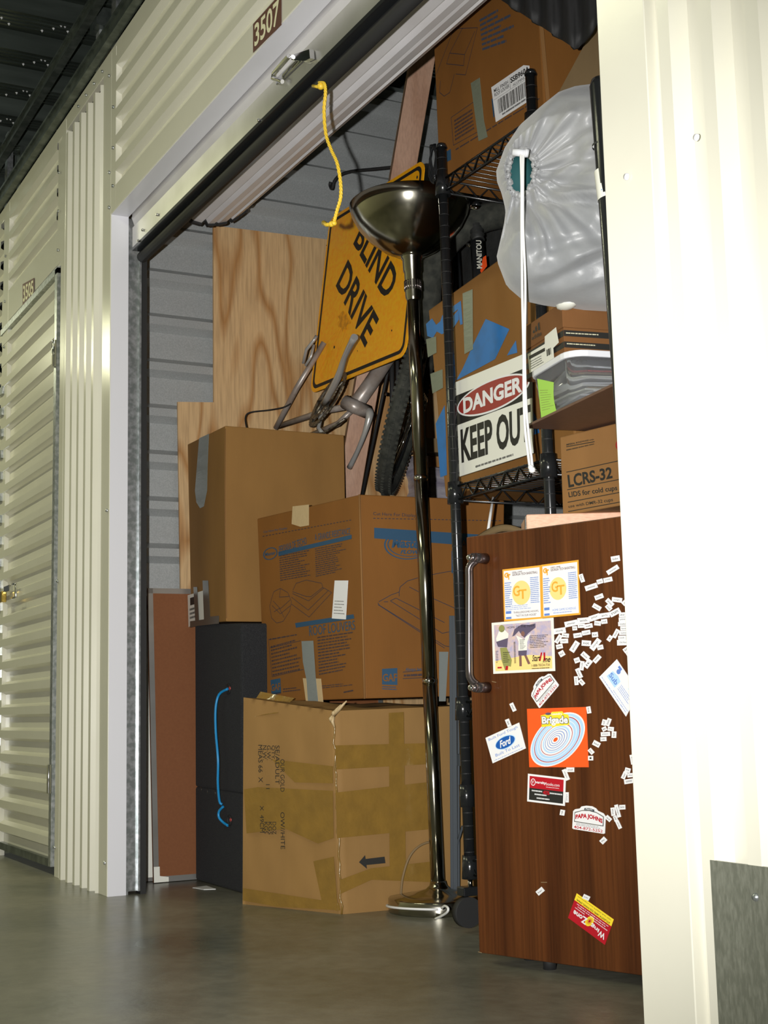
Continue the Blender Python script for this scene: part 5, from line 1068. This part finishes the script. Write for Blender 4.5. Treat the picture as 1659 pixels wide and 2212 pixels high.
# clear bin
zb2 = zb+.0065
bnth = math.radians(-11); nx = Vector((math.cos(bnth), math.sin(bnth), 0)); ny = Vector((-math.sin(bnth), math.cos(bnth), 0))
nc = ang(-11, Vector((bf.x, bf.y, zb2))+by*.03)   # front plane of the bin base
bn = thing('storage_bin', 'clear plastic storage bin of papers with white lid and lime note', 'bin', nc(1240, 880))
cr0 = nc(1243, 880); cr0.z = zb2; wl0 = nc(1163, 905); wlen = (cr0-wl0).dot(nx)
def rring(o_, lx_, ly_, r, z_, n_=5):
    """rounded rectangle ring with corner o_ = front-right corner, extends -nx and +ny"""
    out = []
    for cx_, cy_, a0 in ((-r, r, -90), (-r, ly_-r, 0), (-lx_+r, ly_-r, 90), (-lx_+r, r, 180)):
        for k in range(n_+1):
            a = math.radians(a0+90*k/n_); out.append(o_+nx*(cx_+r*math.cos(a))+ny*(cy_+r*math.sin(a))+UZ*z_)
    return out
BH = .105
r0 = rring(cr0, wlen, .30, .03, .002); r1 = rring(cr0+nx*.012-ny*.012, wlen+.024, .324, .038, BH); n_ = len(r0)
i0 = rring(cr0-nx*.002+ny*.002, wlen-.004, .296, .028, .005); i1 = rring(cr0+nx*.010-ny*.010, wlen+.020, .320, .036, BH)
g = MB(); g.add(r0+r1+i0+i1, [(i, (i+1) % n_, (i+1) % n_+n_, i+n_) for i in range(n_)]+[(i+2*n_, (i+1) % n_+2*n_, (i+1) % n_+3*n_, i+3*n_) for i in range(n_)]+[list(range(n_)), list(range(2*n_, 3*n_))]+[(i+n_, (i+1) % n_+n_, (i+1) % n_+3*n_, i+3*n_) for i in range(n_)], True)
g.build('tub', 'clear', bn)
la = rring(cr0+nx*.018-ny*.018, wlen+.036, .336, .044, BH); lb2 = rring(cr0+nx*.018-ny*.018, wlen+.036, .336, .044, BH+.014)
g = MB(); g.add(la+lb2, [(i, (i+1) % n_, (i+1) % n_+n_, i+n_) for i in range(n_)]+[list(range(n_, 2*n_)), list(range(n_))]); g.build('lid', 'lid', bn, bevel=.002)
random.seed(5)
pp = thing('paper_stack', 'pile of loose papers and envelopes inside the clear bin', 'papers', cr0+UZ*.008)
for k in range(15):
    z_ = .008+k*.0052; tw = random.uniform(-.10, .10); c_ = cr0-nx*(wlen/2+random.uniform(-.008, .008))+ny*(.15+random.uniform(-.01, .01))+UZ*(z_+.002)
    ux_ = (nx*math.cos(tw)+ny*math.sin(tw)); uy_ = UZ.cross(ux_)
    tilt = UZ*(.0012*k*random.uniform(-.3, 1)*.35)
    MB().obox(c_, ux_*(wlen/2-.016), uy_*.115+tilt, UZ*.0016).build('sheet', ('paper', 'paper2', 'cbtan', 'paper', 'lid')[k % 5] if k != 13 else 'dred', pp)
ln = thing('note_paper', 'lime green handwritten note inside the left end of the clear bin', 'note', nc(1165, 850))
npl = Pl(cr0-nx*(wlen-.0)+ny*.0-ny*.009+UZ*.05, nc.n)
g = MB(); P_ = []
for j in range(7):
    v = j/6; sw = 4*math.sin(v*3); P_ += [npl(1164+9*v+sw*0, 818+88*v, .004), npl(1200+8*v-sw, 826+68*v, .004)]
g.add(P_, [(2*j, 2*j+1, 2*j+3, 2*j+2) for j in range(6)]); o = g.build('note', 'lime', ln)
q = pq(npl, (1166, 838), (1198, 838), (1206, 886), (1173, 896)); q.lines(MB(), .1, .1, .9, .95, 9, .0046, .22, .3).build('handwriting', 'olive', ln)
# shoe boxes
sbz = zb2+BH+.0145
sth = math.radians(-10); ex = Vector((math.cos(sth), math.sin(sth), 0)); ey = Vector((-math.sin(sth), math.cos(sth), 0))
spf = ang(-10, cr0+ny*.008); sc0 = spf(1220, 770); sc0.z = sbz
sw_ = (sc0-spf(1131, 838)).dot(ex); sdz = spf(1209, 660).z-sbz
sx = thing('shoe_box', 'brown three-stripe shoe box with size label resting on the clear bin', 'shoe box', sc0)
a = sc0-ex*sw_; MB().hexa([a, sc0, sc0+ey*.33, a+ey*.33]+[p+UZ*(sdz*.99) for p in (a, sc0, sc0+ey*.33, a+ey*.33)]).build('box_base', 'cb6', sx, bevel=.001)
lo = .003; a2, c2 = a-ex*lo-ey*lo, sc0+ex*lo-ey*lo; g = MB(); g.hexa([p+UZ*(sdz*.56) for p in (a2, c2, c2+ey*.336, a2+ey*.336)]+[p+UZ*(sdz+.002) for p in (a2, c2, c2+ey*.336, a2+ey*.336)]); g.build('box_lid', 'cb6', sx, bevel=.001)
sF = Pl(sc0-ey*.0005, -ey); sS = Pl(sc0+ex*.0005, ex); g = MB()
for v0, v1 in ((.40, .51), (.19, .30), (.0, .09)):
    for pl_, p0, p1 in ((sF, a, sc0), (sS, sc0, sc0+ey*.33)): g.slab([p0+UZ*(sdz*v0)+pl_.n*.0004, p1+UZ*(sdz*v0)+pl_.n*.0004, p1+UZ*(sdz*v1)+pl_.n*.0004, p0+UZ*(sdz*v1)+pl_.n*.0004], pl_.n, .0004)
g.build('black_stripe', 'ink', sx)
g = MB(); sL = Pl(sF.p-ey*(lo+.0006), -ey)
for i, (x_, h_) in enumerate(((1152, 6), (1157, 12), (1163, 17))):
    g.add([sL(x_, 720-i*3, .0005), sL(x_+4, 718-i*3, .0005), sL(x_+3-1, 718-i*3-h_, .0005), sL(x_+1-2, 720-i*3-h_+3, .0005)], [(0, 1, 2, 3)])
pq(sL, (1149, 727), (1170, 714), (1170, 724), (1149, 735)).text(g, 'adidas', 0, 0, 1, 1, .0006, .02); g.build('logo_print', 'ink', sx)
g = MB(); q = pq(sS, (1222, 718), (1292, 722), (1292, 725), (1222, 721)); q.lines(g, 0, 0, 1, 1, 1, .0012, .9, .1, 0); q = pq(sS, (1224, 741), (1286, 745), (1286, 748), (1224, 744)); q.lines(g, 0, 0, 1, 1, 1, .0012, .9, .1, 0); g.build('white_print', 'cream2', sx)
lb = MB(); lb.slab([sL(x, y, .001) for x, y in ((1141, 765), (1178, 743), (1178, 727), (1202, 707), (1208, 740), (1196, 752), (1198, 776), (1145, 806))], sL.n, .0005); lbo = lb.build('size_label', 'paper2', sx)
g = MB(); q = pq(sL, (1141, 765), (1196, 736), (1198, 776), (1145, 806)); q.rect(g, .05, .68, .68, .86, .0018); q.lines(g, .08, .1, .6, .6, 4, .0018, .4, .3, .2); q.rect(g, .74, .35, .78, .7, .0018); q.rect(g, .80, .35, .86, .7, .0018); q.rect(g, .88, .35, .90, .7, .0018); g.build('print', 'ink', lbo)
# =================================================================== LAUNDRY BAG
O = Vector((1124, 390)); CY = .36
poly = [(1240, 200), (1205, 212), (1170, 240), (1125, 280), (1095, 325), (1078, 372), (1080, 395), (1090, 420), (1098, 455), (1091, 505), (1079, 548), (1082, 565), (1100, 612), (1135, 642), (1180, 652), (1240, 660), (1310, 664), (1370, 640), (1400, 560), (1405, 420), (1390, 280), (1340, 205), (1290, 195)]
bg = thing('laundry_bag', 'white nylon drawstring laundry bag resting on the shoe box, teal cloth inside', 'bag', at(1240, 655, .50))
Cc = Vector((1245, 430))
def outline(c, ang_):
    d = Vector((math.cos(ang_), math.sin(ang_))); best = None
    for i in range(len(poly)):
        p1, p2 = Vector(poly[i]), Vector(poly[(i+1) % len(poly)]); e = p2-p1; den = d.x*(-e.y)+e.x*d.y
        if abs(den) < 1e-9: continue
        r = p1-c; t = (r.x*(-e.y)+e.x*r.y)/den; s_ = (d.x*r.y-d.y*r.x)/den
        if t > 0 and -1e-6 <= s_ <= 1+1e-6 and (best is None or t < best): best = t
    return best or 1
pxm = (at(1240, 430, .48)-CAM).length/FPX
rgt = R_.copy(); upv = U_.copy(); fwd = F_.copy(); b0 = at(Cc.x, Cc.y, .48)
def bp3(x, y, dep): return b0+(rgt*(x-Cc.x)-upv*(y-Cc.y))*pxm-fwd*dep
NA, NS = 160, 56; P_ = []
CR = [([(1150, 432), (1200, 402), (1250, 370), (1310, 330)], .020, 9), ([(1146, 420), (1200, 380), (1260, 330), (1300, 270)], -.010, 10), ([(1150, 450), (1210, 462), (1270, 470), (1312, 505)], -.016, 8), ([(1150, 440), (1210, 448), (1280, 452), (1325, 480)], .014, 8),
      ([(1135, 450), (1150, 500), (1166, 560), (1150, 600)], .014, 7), ([(1142, 448), (1162, 500), (1180, 555)], -.012, 6), ([(1320, 540), (1240, 575), (1180, 605), (1140, 610)], .016, 8), ([(1320, 556), (1240, 590), (1170, 622)], -.018, 9), ([(1205, 212), (1165, 280), (1140, 330)], .016, 8), ([(1222, 215), (1180, 290), (1150, 340)], -.012, 8),
      ([(1120, 470), (1112, 520), (1096, 560)], .012, 7), ([(1330, 600), (1250, 625), (1190, 640)], .010, 7), ([(1240, 260), (1220, 330), (1230, 380)], -.012, 14), ([(1290, 250), (1262, 320), (1270, 370)], -.012, 12)]
def crease(x, y):
    t = 0; p = Vector((x, y))
    for pl_, A_, w_ in CR:
        best = 1e9
        for a_, b_ in zip(pl_[:-1], pl_[1:]):
            a_, b_ = Vector(a_), Vector(b_); e = b_-a_; k_ = max(0, min(1, (p-a_).dot(e)/e.length_squared)); best = min(best, (p-a_-e*k_).length)
        t += A_*math.exp(-(best/w_)**1.5)
    return t
import mathutils
for i in range(NA):
    a = 2*math.pi*i/NA; L_ = outline(O, a)
    pl_ = math.sin(a*13+.6*math.sin(a*3))+.5*math.sin(a*29+1)
    for j in range(NS+1):
        s_ = j/NS; rim_r = (1/math.sqrt((math.cos(a)/25)**2+(math.sin(a)/47)**2))*(1+.07*math.sin(a*31)); rr = rim_r+(L_-rim_r)*s_
        x, y = O.x+math.cos(a)*rr, O.y+math.sin(a)*rr
        dv = Vector((x, y))-Cc; rc = outline(Cc, math.atan2(dv.y, dv.x)); rho = min(1, dv.length/rc)
        base = .17*math.sqrt(max(0, 1-rho**2.4))
        gather = math.exp(-s_*3.2); fold = .016*pl_*math.exp(-s_*2.2)*min(1, .25+s_*5)*(1 if rho < .98 else .2)
        big = .017*math.sin(x*.045+y*.03+2*math.sin(y*.02))*math.sin(y*.04-x*.012)*(1-rho**4)
        diag = -.026*math.exp(-((y-(480-(x-1100)*.55))/16)**2)*(1-rho**3)-.024*math.exp(-((y-(570-(x-1100)*.20))/14)**2)*(1-rho**3)
        P_.append(bp3(x, y, base*(.35+.65*min(1, s_*1.8+.15))+fold+big*.7+diag*.4+crease(x, y)*(1-rho**4)+(.012 if s_ < .04 else 0)))
    P_.append(bp3(O.x+math.cos(a)*8, O.y+math.sin(a)*12, -.03))
K = NS+2; f_ = []
for i in range(NA):
    i2 = (i+1) % NA
    for j in range(NS): f_.append((i*K+j, i*K+j+1, i2*K+j+1, i2*K+j))
g = MB(); g.add(P_, f_, True)
# back half
Q_ = []
for i in range(64):
    a = 2*math.pi*i/64; L_ = outline(Cc, a)
    for j in range(9):
        s_ = 1-j/8; Q_.append(bp3(Cc.x+math.cos(a)*L_*s_, Cc.y+math.sin(a)*L_*s_, -.10*math.sqrt(max(0, 1-s_**2.4))))
g.add(Q_, [(i*9+j, ((i+1) % 64)*9+j, ((i+1) % 64)*9+j+1, i*9+j+1) for i in range(64) for j in range(8)], True)
g.build('bag_body', 'bag', bg)
g = MB(); rp_ = []
for i in range(NA): rp_.append(P_[i*K]+fwd*-.002)
g.tube([p+Vector((0, 0, .0015*math.sin(i*2.1))) for i, p in enumerate(rp_)], [.005+.0022*math.sin(i*1.57) for i in range(NA)], 6, closed=True); g.build('gathered_hem', 'bag', bg)
g = MB(); tc_ = []
for i in range(24):
    a = 2*math.pi*i/24; tc_.append((O.x+4+math.cos(a)*27, O.y+2+math.sin(a)*42))
cen = sum((P_[i*K] for i in range(NA)), Vector())/NA
g.ball(cen+fwd*.034, (.034, .034, .052), 20); g.build('contents', 'teal', bg, 'teal cloth inside')
cp = [(1122, 372, .012), (1118, 376, .02), (1117, 440, .03), (1117, 520, .02), (1120, 600, .015), (1122, 660, .01), (1123, 760, .005), (1124, 860, 0), (1128, 920, 0), (1134, 965, 0), (1138, 995, 0)]
cb0 = P_[0]; nearp = lambda x, y, o_: bp3(x, y, .135+o_) if y < 560 else bp3(x, y, .135+o_)
for dx_ in (-2.2, 2.2):
    MB().tube(smooth([nearp(x+dx_+(1.2*math.sin(y*.02+dx_)), y, o_) for x, y, o_ in cp], 4), .0028, 8).build('drawstring', 'whitecord', bg)
g = MB(); g.ball(nearp(1139, 998, 0), (.008, .007, .007), 12); g.ball(nearp(1136, 993, .002), (.006, .006, .006), 10); g.build('drawstring_knot', 'whitecord', bg)
g = MB(); g.tube([nearp(1100, 369, .012), nearp(1126, 373, .018)], .0078, 14); g.tube([nearp(1123, 372, .018), nearp(1130, 373, .018)], [.0095, .0085], 14); g.build('cord_lock', 'lid', bg, 'white toggle')
# tan cardboard sheet behind the bag
cf = YP(.60); o = MB().slab([cf(1182, 245), cf(1293, 40), cf(1400, -120), cf(1430, 300), cf(1400, 640), cf(1230, 640)], (0, 1, 0), .005).build('cardboard_sheet', 'cbtan'); tag(o, 'large tan cardboard sheet slanting up behind the white bag', 'cardboard')
o = MB().ball(bp3(1222, 652, .02), (.03, .02, .012), 12).build('crumpled_paper', 'paper2'); tag(o, 'crumpled white paper squeezed between the bag and the shoe box', 'paper')
# black tube by the jamb
tb_ = thing('tube_case', 'long black tube case with a colorful sticker standing beside the door jamb', 'tube', (2.32, .24, 0))
A0, A1 = at(1298, 172, .22), at(1373, 1118, .22); dv = (A1-A0).normalized(); A2 = A0+dv*(A0.z/abs(dv.z)) 
A2 = A0+dv*((A0.z-.01)/-dv.z)
pr = .0215
g = MB(); g.tube([A0, A0+dv*.012, A2], [pr*.8, pr, pr], 28); g.build('tube', 'bgloss', tb_)
for py_ in (300,): 
    g = MB(); c_ = at(1306, 312, .22); g.tube([c_, c_+dv*.004], pr+.001, 28, caps=False); g.build('cap_seam', 'rubber', tb_)
s0, s1 = at(1310, 370, .22), at(1318, 432, .22); g = MB(); g.tube([s0, s1], pr+.0006, 28, caps=False); g.build('sticker', 'paper2', tb_, 'white sticker band')
g = MB(); c_ = at(1313, 402, .22); vd = (CAM-c_).normalized(); sdv = vd.cross(dv).normalized()
for k, (o1, o2, m_) in enumerate(((-.012, .0, 'red'), (.004, .002, 'bluetape'))):
    h = MB(); base = c_+vd*(pr+.0008)+sdv*(-o1); h.add([base-dv*.008+sdv*.006, base+dv*.006+sdv*.009, base+dv*.006-sdv*.009], [(0, 1, 2)]); h.build('sticker_print', m_, tb_)
